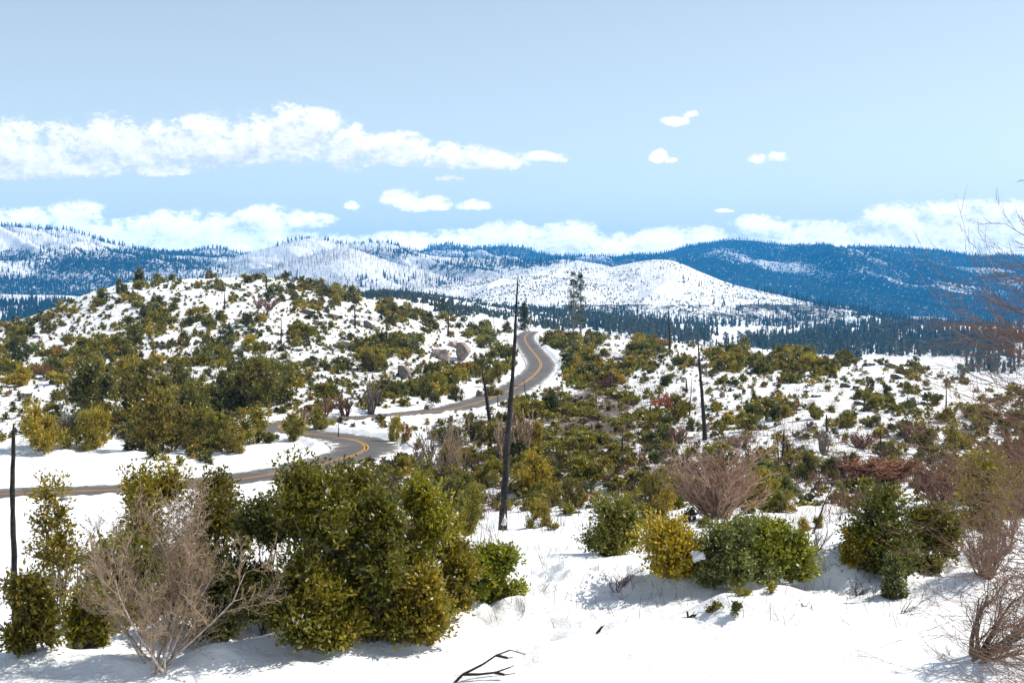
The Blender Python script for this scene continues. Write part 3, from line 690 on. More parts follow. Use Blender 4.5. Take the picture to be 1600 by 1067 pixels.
# --- the large shrubs close by, each with a crown of its own
HERO = [ # column, row of the foot, width, height (photo px), tone, leaves, label, (leaf m), depth override
 (425,1000,110,225,'dark green',7000,'shaded left end of the near evergreen thicket, touching the pale bare bush',.055,22.6),  # tones paint the thicket's light: darker in its shade, yellower on the sunlit right
 (478,1010,150,292,'deep olive',12000,'tall dark evergreen second from the left end of the near thicket',.055,None),
 (538,992,130,272,'deep olive',10500,'pointed evergreen with sprigs crossing the road bend, middle of the near thicket',.055,22.9),
 (588,1004,135,238,'deep olive',12500,'broad dark bush at the front of the near thicket, left of the larger snow lump',.055,None),
 (644,992,128,246,'olive green',12500,'olive bush with a leafy peak, carrying the larger snow lump in the near thicket',.055,22.3),
 (515,1014,120,120,'olive green',5500,'low leafy skirt at the front foot of the near thicket, beside the pale bare bush',.055,None),
 (645,1008,125,120,'olive green',5500,'low sunlit skirt at the front foot of the near thicket, below its snow lumps',.055,None),
 (696,966,108,170,'olive green',8000,'sunlit bush at the right end of the near thicket, carrying the smaller snow lump',.055,None),
 (560,985,190,215,'dark green',12000,'shaded dark bush deep inside the near thicket behind the broad front one',.06,23.6),
 (765,945,115,92,'bright green',6500,'low bright green bush of upright sprigs at the right foot of the big thicket',.05,None),
 (88,905,105,165,'olive green',3000,'open sapling-like evergreen in front of the road, beside the burnt pole at far left',.06,27),
 (38,1022,95,130,'deep olive',3600,'dark leafy bush growing round the foot of the burnt pole at far left',.06,None),
 (132,1018,90,100,'olive green',3200,'bush on the snow between the burnt pole and the pale bare bush',.06,None),
 (245,950,150,225,'olive green',9500,'tall evergreen whose top crosses the road behind the pale bare bush',.06,25.5),
 (345,955,130,218,'deep olive',9000,'tall evergreen with pointed tops just left of the big dark bush',.06,26),
 (180,985,150,150,'deep olive',8000,'dark evergreen mass right behind the left side of the pale bare bush',.06,23.2),
 (330,1000,170,130,'dark green',8000,'shaded dark bush right behind the stems of the pale bare bush',.06,22.2),
 (655,800,60,88,'deep olive',2600,'small dark bush poking up behind the big thicket, below the road bend',.07,None),
 (962,868,112,98,'deep olive',6500,'round dark bush alone on the snow right of the tall burnt trunk',.06,None),
 (1050,900,145,96,'yellowish green',7000,'yellow-orange tinged bush at the left end of the clump by the bare red bush',.05,None),
 (1132,910,160,102,'grey green',9500,'grey green bush holding a white lump of snow, in front of the bare red bush',.045,None),
 (1208,905,145,98,'bright green',10000,'bright green dense bush at the right end of the clump below the bare red bush',.045,None),
 (1388,893,140,130,'dark green',8000,'large dark bush with a pointed top at the edge of the snowfield, on the right',.055,None),
 (1462,893,110,105,'deep olive',6500,'dark rounded bush touching the right side of the pointed dark bush',.055,None),
 (1343,884,62,60,'olive green',2600,'small olive bush touching the left foot of the pointed dark bush',.055,None),
 (1552,838,125,140,'olive green',6500,'olive bush seen through the bare twigs at the right edge',.06,None),
 (1402,897,42,32,'grey green',1600,'little blue-green bush in front of the pointed dark bush',.04,24.5),
]
rng = np.random.default_rng(77); HEROPOS = []
for i, (px, py, w, hh, tone, n, lab, lf, dep) in enumerate(HERO):
    p = on_ground(px, dep) if dep else ground_at(px, py)
    s = p[1] / F; W, Hh = w * s / 2, hh * s
    if dep: Hh = (HY - (py - hh)) / F * dep - p[2]; 
    up = 1.0 if 'bright' in tone or 'grey' in tone else .35
    me = make_variant(300 + i, W * .92, Hh * .97, int(n * 1.3), lf * 1.35, lobes=18 if up > .5 else max(12, int(n / 650)), per=10, shape=.95 if Hh > 1.6 * W * 1.2 else .8, shoot=1.15 if up < 1 else .6, upright=up * .8, snow=.006, floor=.02, airy=1 if 'sapling' in lab else .2, inner=.06 if px < 150 else .2)
    put_shrub(p, 1, 1, tone, rng, True, lab, meshes=me, group='shrubs along the brink of the near snowfield'); HEROPOS.append(p)

# --- shrubs placed one by one on the slopes beyond: column, foot row, width, height (px), tone
MIDS = [(248,706,120,100,'olive green'),(222,650,115,85,'deep olive'),(142,640,105,85,'deep olive'),(62,704,80,76,'yellowish green'),(128,704,60,70,'olive green'),(152,700,55,85,'yellowish green'),
 (325,703,95,90,'olive green'),(392,694,80,58,'olive green'),(458,687,60,48,'olive green'),(497,673,58,50,'olive green'),(395,645,110,92,'deep olive'),(340,640,90,70,'deep olive'),(430,632,80,72,'deep olive'),
 (28,603,60,36,'yellowish green'),(90,600,55,26,'yellowish green'),(28,566,46,42,'dark green'),(300,665,80,70,'deep olive'),(285,610,70,45,'deep olive'),(200,600,60,60,'yellowish green'),
 (618,690,34,42,'yellowish green'),(634,690,26,38,'rusty brown'),(860,645,40,42,'dark green'),(1083,674,30,30,'dark green'),(1162,661,28,28,'olive green'),(1134,664,18,16,'olive green'),(1040,602,36,24,'dark green'),
 (772,603,40,40,'olive green'),(750,577,34,34,'deep olive'),(792,520,22,20,'dark green'),(766,565,26,26,'deep olive'),(690,612,50,30,'olive green'),(670,630,46,42,'deep olive'),(712,627,36,36,'deep olive'),(770,622,50,22,'olive green'),
 (832,768,80,72,'yellowish green'),(842,826,56,62,'olive green'),(735,835,56,80,'olive green'),(725,790,70,70,'deep olive'),(770,760,60,60,'olive green'),(895,797,52,52,'deep olive'),(868,790,34,36,'olive green'),(850,740,50,40,'olive green'),(700,730,50,50,'olive green'),
 (810,700,50,50,'olive green'),(835,700,40,44,'yellowish green'),(775,690,60,44,'olive green'),(740,690,44,44,'deep olive'),(1018,793,34,50,'deep olive'),(1045,800,40,46,'yellowish green'),(1195,790,70,60,'yellowish green'),(1215,800,60,40,'deep olive'),
 (1262,752,50,54,'dark green'),(1300,748,56,42,'dark green'),(1330,738,36,40,'deep olive'),(1442,765,40,46,'dark green'),(1447,712,58,52,'deep olive'),(1400,713,36,28,'olive green'),(1282,826,26,30,'olive green'),(1258,830,34,30,'yellowish green'),
 (1290,770,30,16,'olive green'),(1372,640,40,32,'olive green'),(1370,668,36,30,'grey green'),(1345,625,30,26,'olive green'),(1386,616,26,26,'dark green'),(1362,610,22,24,'dark green'),(1230,645,40,22,'dark green'),(1180,634,24,28,'deep olive'),
 (1215,625,30,22,'dark green'),(1225,652,44,28,'olive green'),(1275,655,30,30,'olive green'),(1325,668,44,34,'olive green'),(1300,645,26,16,'olive green'),(1380,570,22,16,'dark green'),(1340,562,28,18,'dark green'),(1410,587,30,20,'deep olive'),
 (1505,585,30,18,'deep olive'),(1555,800,60,50,'olive green'),(1480,660,50,30,'olive green'),(1500,700,60,40,'olive green'),(75,520,34,26,'deep olive'),(160,475,30,26,'dark green'),(190,458,26,24,'dark green'),(217,446,24,30,'dark green'),
 (248,440,28,16,'deep olive'),(270,438,22,14,'deep olive'),(385,510,34,24,'dark green'),(355,535,36,28,'dark green'),(240,495,34,22,'dark green'),(295,510,24,20,'dark green'),(418,470,24,16,'dark green'),(330,435,26,14,'deep olive'),
 (385,432,30,14,'olive green'),(400,430,20,13,'dark green'),(445,436,22,16,'dark green'),(475,442,20,16,'dark green'),(500,450,26,18,'olive green'),(515,465,30,20,'olive green'),(420,588,30,22,'olive green'),(575,580,40,36,'deep olive'),(590,560,40,30,'olive green')]
used = []
for px, py, w, hh, tone in MIDS:
    p = ground_at(px, py, 27)
    if p is None: p = ground_at(px, py + 8, 27)
    if p is None: continue
    s = p[1] / F
    put_shrub(p - np.array([0, 0, .12]), w * s * .8, hh * s * .84, tone, rng, hh > 26); used.append((px, py, w, hh))

KEEP = [(768, 812, 745, 840), (668, 740, 528, 562), (613, 648, 560, 592), (535, 592, 490, 514), (736, 760, 600, 626), (362, 385, 488, 506), (956, 975, 546, 560), (20, 62, 592, 622), (655, 680, 625, 648), (455, 520, 542, 556), (432, 446, 490, 536), (1345, 1412, 560, 580), (1090, 1104, 560, 686)]
def road_near(p): return float(np.hypot(RC[:, 0] - p[0], RC[:, 1] - p[1]).min())
DEN = {425:'00000002110000000000000000000000', 437:'00003665445000000000000000000000', 462:'00066433557600000000000000000000', 487:'03466534554687630000000000000000',
 512:'44434343435668664025530000000000', 537:'54472435466557583865633200000000', 562:'67775554344466426598887776655531', 587:'75445333455668746988764555444454', 612:'32545576566677651465333333333443',
 637:'02636678865631038887533333354455', 662:'03466667762002572788623322343455', 687:'25425765530113563777423210122466', 712:'00002310000013468876533121031234', 737:'00000000000023677766544343232335', 762:'00000000000045676765434441332344',
 787:'00000000000000667654334441112234', 812:'00000000000000465422443000002322', 837:'00000000000000233101001000001111'}
DR = sorted(DEN); DM = np.array([[int(c) for c in DEN[r]] for r in DR], float) / 9
def density(px, py):
    a = min(max((px - 25) / 50, 0), 30.999); b = np.interp(py, DR, range(len(DR))); i, j = int(a), min(int(b), len(DR) - 2); fa, fb = a - i, b - j
    return (DM[j, i] * (1 - fa) + DM[j, i + 1] * fa) * (1 - fb) + (DM[j + 1, i] * (1 - fa) + DM[j + 1, i + 1] * fa) * fb
rng = np.random.default_rng(4242)
def tone_at(px, py):
    r = rng.random()
    if py < 600 and px > 880 and r < .13: return 'yellowish green'
    if r < .36: return 'olive green'
    if r < .66: return 'deep olive'
    if r < .80: return 'dark green'
    if r < .93: return 'yellowish green' if r < .885 else 'grey green'
    return 'rusty brown' if r > .985 else 'olive green'
CAND = []; tries = 0
while len(CAND) < 3300 and tries < 80000:
    tries += 1
    px, py = rng.uniform(-20, 1620), rng.uniform(424, 850)
    cl = float(fbm(np.array([px / 34.]), np.array([py / 15.]), 3, 66)[0])
    if rng.random() > density(px, py) ** 1.5 * min(max((cl - .41) * 5, .03), 1.5) * 1.0: continue
    if px > 985 and py > 585 and rng.random() < .74: continue
    if 640 < px < 985 and py > 660 and rng.random() < .62: continue
    if px < 560 and rng.random() < (.6 if 585 < py < 700 else .12): continue
    p = ground_at(px, py, 36)
    if p is None or p[1] > 560: continue
    if road_near(p) < 5.4: continue
    mat_ = 840 < px < 1010 and 600 < py < 730                # the low green carpet right of the road
    ph = (7.6 + (py - 430) / 420 * 18) * rng.choice([.5, .75, 1.05, 1.5], p=[.32, .34, .25, .09]) * rng.uniform(.8, 1.2)
    hh = rng.uniform(.5, .9) if mat_ else min(max(ph * p[1] / F, .35), 3.4)
    # nothing tall in front of the road as the camera sees it
    cx, cy = to_px(p); top = cy - hh * F / p[1]
    wp = hh * 1.45 / 2 * F / p[1]
    ok = not any(cx + wp > a and cx - wp < b and cy > c and top < d for a, b, c, d in KEEP)
    if ok and p[1] < 520:
        for k in range(0, len(RC), 3):
            q = RC[k]
            if q[1] > p[1] + 2:
                qx, qy = to_px(q)
                if abs(qx - cx) < hh * F / p[1] * .6 + 3.3 / q[1] * F * .6 and top < qy + 2 < cy + 6 and not (qx > -50 and 425 < qx < 515 and qy < 678 and qy > 655): ok = False; break
    if not ok: continue
    w = hh * (rng.uniform(1.8, 3.0) if mat_ else rng.uniform(1.0, 1.9))
    CAND.append((hh * F / p[1], p, w, hh, tone_at(px, py) if not mat_ else ('bright green' if rng.random() < .4 else 'olive green')))
CAND.sort(key=lambda c: -c[0] * c[2] / c[3])
NIND = 296 - len(MIDS) - len(HERO)
for s_, p, w, hh, tone in CAND[:NIND]:
    put_shrub(p - np.array([0, 0, .1]), w, hh, tone, rng, s_ > 34)
# the many smaller ones as one growth of scrub
LO = []
for i in range(6):
    V, Fq, ti, sn, C, R = crown(500 + i, 1., 1.5, 190, .30, lobes=6, per=5, shoot=.6, snow=.02); LO.append((V, Fq, ti, sn))
Vs, Fs, Ts, Ms, off = [], [], [], [], 0
for s_, p, w, hh, tone in CAND[NIND:]:
    V, Fq, ti, sn = LO[int(rng.integers(6))]; a = rng.uniform(0, 6.28); c, s = math.cos(a), math.sin(a)
    Q = V * [w / 2, w / 2, hh / 1.5]; Q = np.stack([Q[:, 0] * c - Q[:, 1] * s, Q[:, 0] * s + Q[:, 1] * c, Q[:, 2]], -1) + p - [0, 0, .1]
    Vs.append(Q); Fs.append(Fq + off); off += len(Q); Ts.append(ti * np.array(colour(tone, rng)[:3])); Ms.append(sn)
TU = []
for i in range(5):
    V, Fq, ti, sn, C, R = crown(540 + i, 1., 1.5, 60, .42, lobes=4, per=4, shoot=.6, snow=.0); TU.append((V, Fq, ti, sn))
n = 21000; qx, qy = rng.uniform(-20, 1620, n), rng.uniform(430, 800, n); cnt = 0
for a_, b_ in zip(qx, qy):
    if rng.random() > (.18 + .5 * density(a_, b_)) * (.5 if a_ > 640 and b_ > 600 else 1.5): continue
    p = ground_at(a_, b_, 60)
    if p is None or p[1] > 560 or (a_ < 560 and b_ > 690): continue
    if road_near(p) < 4.8: continue
    hh = rng.uniform(.25, .75); w = hh * rng.uniform(1, 2.4)
    V, Fq, ti, sn = TU[int(rng.integers(5))]; Q = V * [w / 2, w / 2, hh / 1.5] + p - [0, 0, .08]
    Vs.append(Q); Fs.append(Fq + off); off += len(Q); Ts.append(ti * (np.array(colour(tone_at(a_, b_), rng)[:3]) if rng.random() < .75 else np.array([.12, .085, .06]))); Ms.append(sn)
tag(build('hillside_scrub', np.concatenate(Vs), np.concatenate(Fs), [M_LEAF, M_SNOW], np.concatenate(Ms), tint=np.concatenate(Ts)),
    'small dark and olive scrub scattered over the snowy slopes', 'scrub', kind='stuff')

# ------------------------------------------------------------------ bare shrubs
def grow(rng, p, d, L, r, lv, out, cfg):
    n = cfg['seg']; q = p; kids = cfg['kids'][lv] if lv < len(cfg['kids']) else 0
    for i in range(n):
        d = norm(d + rng.normal(0, cfg['wig'], 3) + np.array([0, 0, cfg['up']])); e = q + d * L / n
        r0, r1 = r * (1 - .7 * i / n), r * (1 - .7 * (i + 1) / n); out.append([*q, *e, r0, r1, lv]); q = e
        if i >= cfg.get('first', 1) or lv > 0:
            for _ in range(kids if rng.random() < .85 else 0):
                s = norm(np.cross(d, rng.normal(0, 1, 3))); grow(rng, q, norm(d + s * cfg['spread'] * rng.uniform(.6, 1.4)), L * cfg['dec'] * rng.uniform(.6, 1.25), max(r1 * .6, cfg['rmin']), lv + 1, out, cfg)
def bare_shrub(seed, nst, H0, fan, cfg, r0, dirs=None, base=.12):
    rng = np.random.default_rng(seed); out = []
    for i in range(nst):
        a = rng.uniform(0, 6.283); f = fan * math.sqrt(rng.random())
        d = norm(np.array(dirs[i])) if dirs else norm(np.array([math.cos(a) * f, math.sin(a) * f, 1.]))
        b = np.array([math.cos(a), math.sin(a), 0]) * base * rng.random() + [0, 0, -.1]
        grow(rng, b, d, H0 * rng.uniform(.7, 1.1), r0 * rng.uniform(.6, 1.1), 0, out, cfg)
    return np.array(out)
def bare_obj(seg, p, mstem, mtwig, col, label, name='bare_shrub', cat='bare shrub', group=None, split=1):
    r = empty(name, p)
    for nm, sel, sides, m in (('stem', seg[:, 8] < split, 6, mstem), ('twigs', seg[:, 8] >= split, 3, mtwig)):
        V, Fq = tubes(seg[sel][:, :8], sides); o = build(nm, V, Fq, m, smooth=sides > 4, parent=r); o.color = (*col, 1)
    tag(r, label, cat, group); return r
# the pale one in front
p = ground_at(238, 1052)
dirs = [(-.68,.1,1.1),(-.4,-.1,1.3),(-.22,.2,1.4),(.06,-.1,1.3),(.34,.1,1.4),(.36,.2,1.2),(.66,-.1,1.1),(-.9,.2,.85),(.15,.4,1.4),(-.3,.4,1.2),(.95,.1,.8),(.5,-.3,1.2),(-.55,-.3,1.1),(-.8,-.1,1.1)]
seg = bare_shrub(11, 14, 1.98, 1, dict(seg=8, kids=[1, 2, 1], wig=.12, up=.05, spread=.85, dec=.42, rmin=.0034, first=1), .025, dirs, .22)
hero = bare_obj(seg, p, M_PALE, M_TWIG, (.40, .30, .25), 'large leafless bush with pale grey stems on the near snow, lower left', split=1)
tw = seg[(seg[:, 8] >= 2)]; rr = np.random.default_rng(3); tw = tw[rr.random(len(tw)) < .25]
V, Fq = leaves(tw[:, 3:6], rr.uniform(.012, .03, len(tw)), rr.normal(0, 1, (len(tw), 3)), rr, .7)
o = build('bud', V, Fq, M_LEAF, tint=np.ones((len(tw), 3)), parent=hero); o.color = (.25, .19, .05, 1); tag(o, kind='stuff')
def bshape(seed, nst, cfgk, fan, H0, r0):
    return bare_shrub(seed, nst, H0, fan, dict(dict(seg=5, kids=[1, 2, 1], wig=.11, up=.08, spread=.6, dec=.42, rmin=.004), **cfgk), r0)
RED, TAN, GREY, ORG, PINK = (.22, .12, .09), (.28, .20, .15), (.20, .17, .15), (.42, .14, .065), (.37, .25, .185)
BARE = [ # column, foot row, width, height px, colour, stems, label
 (1125,812,150,132,PINK,26,'big rounded leafless bush with fine reddish twigs, behind the green clump'),
 (1385,754,115,42,(.36,.18,.11),18,'low orange-red thicket of bare twigs beyond the pointed dark bush'),
 (1325,750,50,40,RED,12,'brown leafless thicket joining the left side of the orange-red thicket'),
 (1050,642,42,32,ORG,14,'small rust red leafless bush on the far slope beside the thin burnt trunks'),
 (1028,640,24,24,ORG,8,'smaller rust red bare bush touching the rust red bush'),
 (690,762,62,118,TAN,10,'tall leafless saplings below the road, left of the leaning burnt trunk'),
 (665,750,46,80,GREY,7,'thin grey saplings on the roadside bank right of the road bend'),
 (715,745,46,100,PINK,8,'brownish saplings right beside the tall leafless ones'),
 (783,722,34,72,PINK,9,'pinkish saplings just left of the tall burnt trunk'),
 (815,715,40,80,PINK,9,'pinkish saplings just right of the tall burnt trunk'),
 (1470,790,80,96,RED,16,'dark brown leafless bush between the pointed dark bush and the right edge'),
 (1335,800,46,40,RED,9,'small brown bare bush on the snow right of the leaning burnt pole'),
 (1275,868,50,60,TAN,10,'tan leafless bush at the foot of the leaning burnt pole'),
 (1580,860,60,120,TAN,12,'tan leafless bush at the right edge behind the near twigs'),
 (1545,905,90,110,TAN,16,'spreading tan twigs at the edge of the snowfield, right'),
 (1600,740,90,80,RED,14,'reddish leafless bush at the right edge beyond the olive one'),
 (965,928,50,42,RED,6,'little leafless bush with dark twigs on the snow below the round dark bush'),
 (640,842,46,50,RED,8,'leafless brown bush between the big thicket and the tall burnt trunk'),
 (705,850,44,44,TAN,7,'pale brown bare bush at the left foot of the tall burnt trunk'),
 (350,560,30,26,GREY,6,'grey leafless bush on the hillside snow among dark shrubs'),
 (420,485,34,24,RED,7,'brown bare bush near the hill top below the skyline shrubs'),
 (405,482,24,22,PINK,6,'pinkish bare bush near the hill top beside a brown one'),
 (540,655,40,50,RED,8,'dark leafless bush beside the far strip of road'),
 (580,650,34,60,GREY,5,'crooked leafless sapling standing before the far strip of road'),
 (505,655,36,40,RED,7,'brown leafless bush behind the road bend'),
 (880,530,22,14,PINK,5,'pale pinkish bare bush beside the far end of the road'),
 (903,578,22,26,GREY,5,'grey leafless bush amid green scrub right of the road'),
 (945,608,34,26,RED,7,'brown bare bush with a burnt trunk on its right, far slope'),
 (865,640,26,40,PINK,7,'pinkish bare bush on the right verge of the road'),
 (1290,712,26,50,GREY,6,'grey leafless sapling clump on the far snow right of the two short burnt poles'),
 (1345,700,50,30,RED,8,'brown thicket on the far snow left of the thin burnt pole'),
 (1430,690,60,36,RED,9,'brown thicket on the far snow right of the thin burnt pole'),
 (1060,690,50,24,RED,8,'low brown twigs below the dark round shrub on the far slope'),
 (1160,700,50,24,PINK,8,'low pinkish twigs behind the big rounded leafless bush'),
 (80,690,60,64,GREY,5,'leafless grey shoots behind the yellow shrub on the roadside snow'),
 (70,590,30,26,RED,6,'leafless brown bush by the dark rock on the snow bank'),
 (260,600,30,26,GREY,5,'grey bare bush above the biggest roadside shrub'),
 (1240,640,36,18,RED,6,'low brown bare bush midway up the far rocky slope'),
 (470,660,40,30,PINK,8,'pinkish bare bush behind the shrubs at the road bend'),
]
PROTO = {}
for k in range(5): PROTO[k] = bshape(60 + k, [34, 14, 9, 18, 7][k], {'kids': [[1, 2, 1], [1, 2, 1], [1, 2], [1, 1, 1], [2, 2]][k]}, [.75, .5, .35, 1.1, .6][k], 1.15, .02)
PROTO[5] = bare_shrub(77, 46, 1.15, .62, dict(seg=5, kids=[1, 2, 1], wig=.055, up=.05, spread=.42, dec=.42, rmin=.004), .017)
PM = {}
for k, sg in PROTO.items():
    for a in (0, 1):
        s2 = sg.copy(); s2[:, 6:8] *= 1.5
        if a: s2[:, 6:8] *= 3.0
        o = []
        for nm, sel in (('stem', s2[:, 8] < 1), ('twigs', s2[:, 8] >= 1)):
            V, Fq = tubes(s2[sel][:, :8], 3); ob = build(nm, V, Fq, M_TWIG); COL.objects.unlink(ob); o.append(ob.data)
        zt = max(sg[:, 5]); xr = np.percentile(np.abs(sg[:, 3]), 97); PM[k, a] = (o, zt, xr)
for i, (px, py, w, hh, col, ns, lab) in enumerate(BARE):
    p = ground_at(px, py)
    if p is None: continue
    s = p[1] / F; k = 5 if i == 0 else 0 if ns > 15 else 3 if hh < w * .7 else 2 if hh > w * 1.3 else (1 if i % 2 else 4)
    (ms, mt), zt, xr = PM[k, 0 if hh > 90 or p[1] < 40 else 1]
    r = empty('bare_shrub', p)
    for nm, me in (('stem', ms), ('twigs', mt)):
        o = shrub_obj(nm, me, r); o.color = (*(np.array(col) * (.8 if nm == 'stem' else 1)), 1)
    r.scale = (w * s / 2 / xr,) * 2 + (hh * s / zt,); r.rotation_euler = (0, 0, i * 1.7)
    tag(r, lab, 'bare shrub', 'leafless bushes on the snow')

# the two bare ones at the right edge
p = on_ground(1755, 14.)
rr = np.random.default_rng(8); out = []
cfg = dict(seg=7, kids=[1, 1, 1], wig=.05, up=.015, spread=.55, dec=.36, rmin=.0028)
for tx, ty, Ht in ((0, 0, 7.4), (.35, .3, 7.0), (-.25, .5, 6.4), (.6, -.2, 6.0), (.1, -.5, 5.2)):
    n = 46; q = np.array([tx * .3, ty * .3, -.1])
    for i in range(n):
        t = (i + 1) / n; e = np.array([tx * (.3 + .7 * t) + rr.normal(0, .02), ty * (.3 + .7 * t) + rr.normal(0, .02), Ht * t])
        out.append([*q, *e, .04 * (1 - .8 * i / n), .04 * (1 - .8 * (i + 1) / n), 0])
        if e[2] > .8:
            L = 1.75 * (1 if e[2] < 4.7 else max(.3, 1 - (e[2] - 4.7) / 1.7)) * rr.uniform(.6, 1.05)
            grow(rr, e, norm(np.array([-1, rr.normal(0, .35), rr.uniform(.0, .5)])), L, .009, 1, out, cfg)
            if rr.random() < .45: a_ = rr.uniform(-1.6, 1.6); grow(rr, e, norm(np.array([math.cos(a_), math.sin(a_), .6])), L * .8, .008, 2, out, cfg)
        q = e
seg = np.array(out)
bare_obj(seg, p, M_TWIG, M_TWIG, (.33, .20, .14), 'tall leafless bush reaching into the view from the right edge', group='leafless bushes at the right edge')
p = ground_at(1528, 1036)
seg = bare_shrub(22, 11, 1.25, .5, dict(seg=6, kids=[1, 1, 1], wig=.12, up=.0, spread=.7, dec=.55, rmin=.004, first=0), .044,
   [(.9,0,.9),(.55,.1,1),(1.2,-.1,.6),(.3,.2,1),(1.3,.2,.3),(.75,-.3,.8),(1.0,.3,1.0),(.15,0,.55),(.5,-.1,1.25),(1.5,0,.5),(1.3,.1,.8)], .12)
bare_obj(seg, p, M_BARK, M_TWIG, (.10, .075, .06), 'dark leafless stems fanning up to the right from the snow, lower right corner', group='leafless bushes at the right edge', split=1)

# ------------------------------------------------------------------ burnt trunks
def snag_mesh(seed, Hh, r, lean, nst=5, bend=.15, sides=9, rings=22, broken=False):
    rng = np.random.default_rng(seed); t = np.linspace(0, 1, rings)
    cx = lean[0] * t + bend * (vnoise(t * 3, t * 0 + seed, 1) - .5) * np.minimum(t * 3, 1); cy = lean[1] * t + bend * (vnoise(t * 3, t * 0 + seed, 2) - .5) * np.minimum(t * 3, 1)
    R = r * ((1 - t) ** .8 * .9 + .10) * (1 + .25 * np.exp(-t * 18)); 
    if broken: R = r * (1 - .45 * t)
    R[-1] = r * (.02 if not broken else .25)
    a = np.arange(sides) * 2 * math.pi / sides; rr = R[:, None] * rng.uniform(.82, 1.15, (rings, sides))
    z = t[:, None] * Hh - .3 + (rng.uniform(-.12, .12, (rings, sides)) * r * (2 if broken else .5)) * (t[:, None] > .9)
    V = np.stack([cx[:, None] + rr * np.cos(a), cy[:, None] + rr * np.sin(a), z + 0 * rr], -1).reshape(-1, 3)
    i, j = np.meshgrid(np.arange(sides), np.arange(rings - 1)); i, j = i.ravel(), j.ravel()
    Fq = np.stack([j * sides + i, j * sides + (i + 1) % sides, (j + 1) * sides + (i + 1) % sides, (j + 1) * sides + i], 1)
    st = []
    for _ in range(nst):
        k = rng.uniform(.25, .97); an = rng.uniform(0, 6.28); L = rng.uniform(.6, 3.2) * r * (1.3 - .5 * k); q = np.array([np.interp(k, t, cx), np.interp(k, t, cy), k * Hh - .3])
        e = q + np.array([math.cos(an), math.sin(an), rng.uniform(-.3, .6)]) * (L + np.interp(k, t, R)); st.append([*q, *e, r * .13, r * .05])
    return V, Fq, (tubes(np.array(st), 4) if nst else None)
SNAGS = [ # column, foot row, top column, top row, width px at foot, stubs, broken, label, depth
 (785,830,810,426,13,14,0,'tallest burnt trunk, a black pole leaning slightly right in the centre of the view',None),
 (770,684,752,568,9,8,0,'crooked burnt trunk leaning left, just left of the tallest one',None),
 (17,930,17,664,11,4,1,'burnt black pole standing at the far left edge with its foot in a bush',23.5),
 (1103,688,1090,520,8,4,0,'slender tall burnt trunk leaning left, behind the bare reddish bush',None),
 (1047,548,1044,478,4,2,0,'thin burnt trunk against the dark forest, right of the twin pines',None),
 (1078,650,1081,588,2.6,2,0,'thin burnt stick beside the slender leaning trunk, above a round dark shrub',None),
 (700,526,700,470,3.6,2,0,'burnt trunk rising behind the big split boulder',None),
 (555,512,553,455,3.2,2,0,'burnt pole on the hill beside the rock outcrop at the right shoulder',None),
 (503,478,503,444,3,1,0,'short burnt pole at the right end of the hill top',None),
 (439,536,439,486,3,1,0,'burnt pole standing in the snow in the middle of the hillside',None),
 (351,484,351,452,3,2,0,'burnt trunk below the hill top with scrub at its foot',None),
 (417,452,417,432,3,1,1,'dark stub breaking the line of the hill top',None),
 (104,536,103,514,2.4,0,0,'short thin burnt pole on the left flank of the hill',None),
 (345,530,344,508,2,0,0,'thin burnt pole left of the mid-hillside pole',None),
 (604,540,604,500,2.6,1,0,'thin burnt pole left of the split boulder, on the hill flank',None),
 (587,576,587,535,2.6,1,0,'thin burnt pole directly below the hill rock outcrop',None),
 (660,500,661,466,2.2,1,0,'slim burnt pole on the skyline of the right shoulder',None),
 (596,500,596,468,3,1,0,'burnt pole where the hill flank meets the valley scrub',None),
 (1248,575,1248,552,5,0,1,'stubby burnt stump on the crest of the far rise',None),
 (954,614,954,578,3.2,1,0,'short burnt trunk on the slope right of the road, beside a bare bush',None),
 (973,716,973,682,4.5,1,1,'short thick burnt pole in the low green scrub right of the tallest trunk',None),
 (924,540,924,522,3,0,1,'burnt stub on the green crest below the twin pines',None),
 (1015,557,1015,542,3.4,0,1,'burnt stub on the crest left of the slender leaning trunk',None),
 (1073,610,1073,594,3.4,0,1,'burnt stub in scrub directly left of the slender leaning trunk',None),
 (1018,822,1018,775,4,1,0,'thin black stem under the small round-topped tree left of the bare reddish bush',None),
 (1224,716,1227,670,4,1,1,'left and taller of the two short burnt poles on the far snow',None),
 (1231,718,1232,694,4.6,0,1,'right and stubbier of the two short burnt poles on the far snow',None),
 (1222,742,1213,664,2.2,1,0,'hair-thin bent burnt stick left of the two short burnt poles',None),
 (1267,836,1303,757,5,2,0,'burnt pole leaning steeply right over the snow, right of the bright green bush',None),
 (1379,713,1378,665,3.8,1,0,'thin burnt pole on the far snow above the orange-red thicket',None),
 (1293,676,1293,648,4,1,1,'short burnt trunk above the grey sapling clump',None),
 (1352,644,1352,622,4.4,0,1,'dark burnt stump among rocks on the far rocky slope',None),
 (1480,642,1480,600,3.6,1,0,'burnt pole at the right end of the far rocky slope',None),
 (1467,634,1467,608,2.6,0,0,'shorter thin pole just left of the rocky slope end pole',None),
 (1289,568,1288,548,2.4,0,0,'thin burnt pole on the far crest right of the stubby stump',None),
 (1136,553,1136,538,2.4,0,0,'small burnt pole on the far crest left of the stubby stump',None),
 (822,618,818,590,2,0,0,'thin dead stick on the snow bank right of the tallest trunk',None),
 (778,635,778,606,2.2,0,0,'thin dead stick at the lower verge of the road',None),
 (528,690,528,655,2.6,0,0,'thin dead stick behind the road bend',None),
 (1017,658,1017,626,2.8,1,0,'twin thin burnt stick, left one, below the rust red bush',None),
 (1023,662,1024,632,3.2,1,0,'twin thin burnt stick, right one, below the rust red bush',None),
 (893,430,893,420,2,0,0,None,None),
]
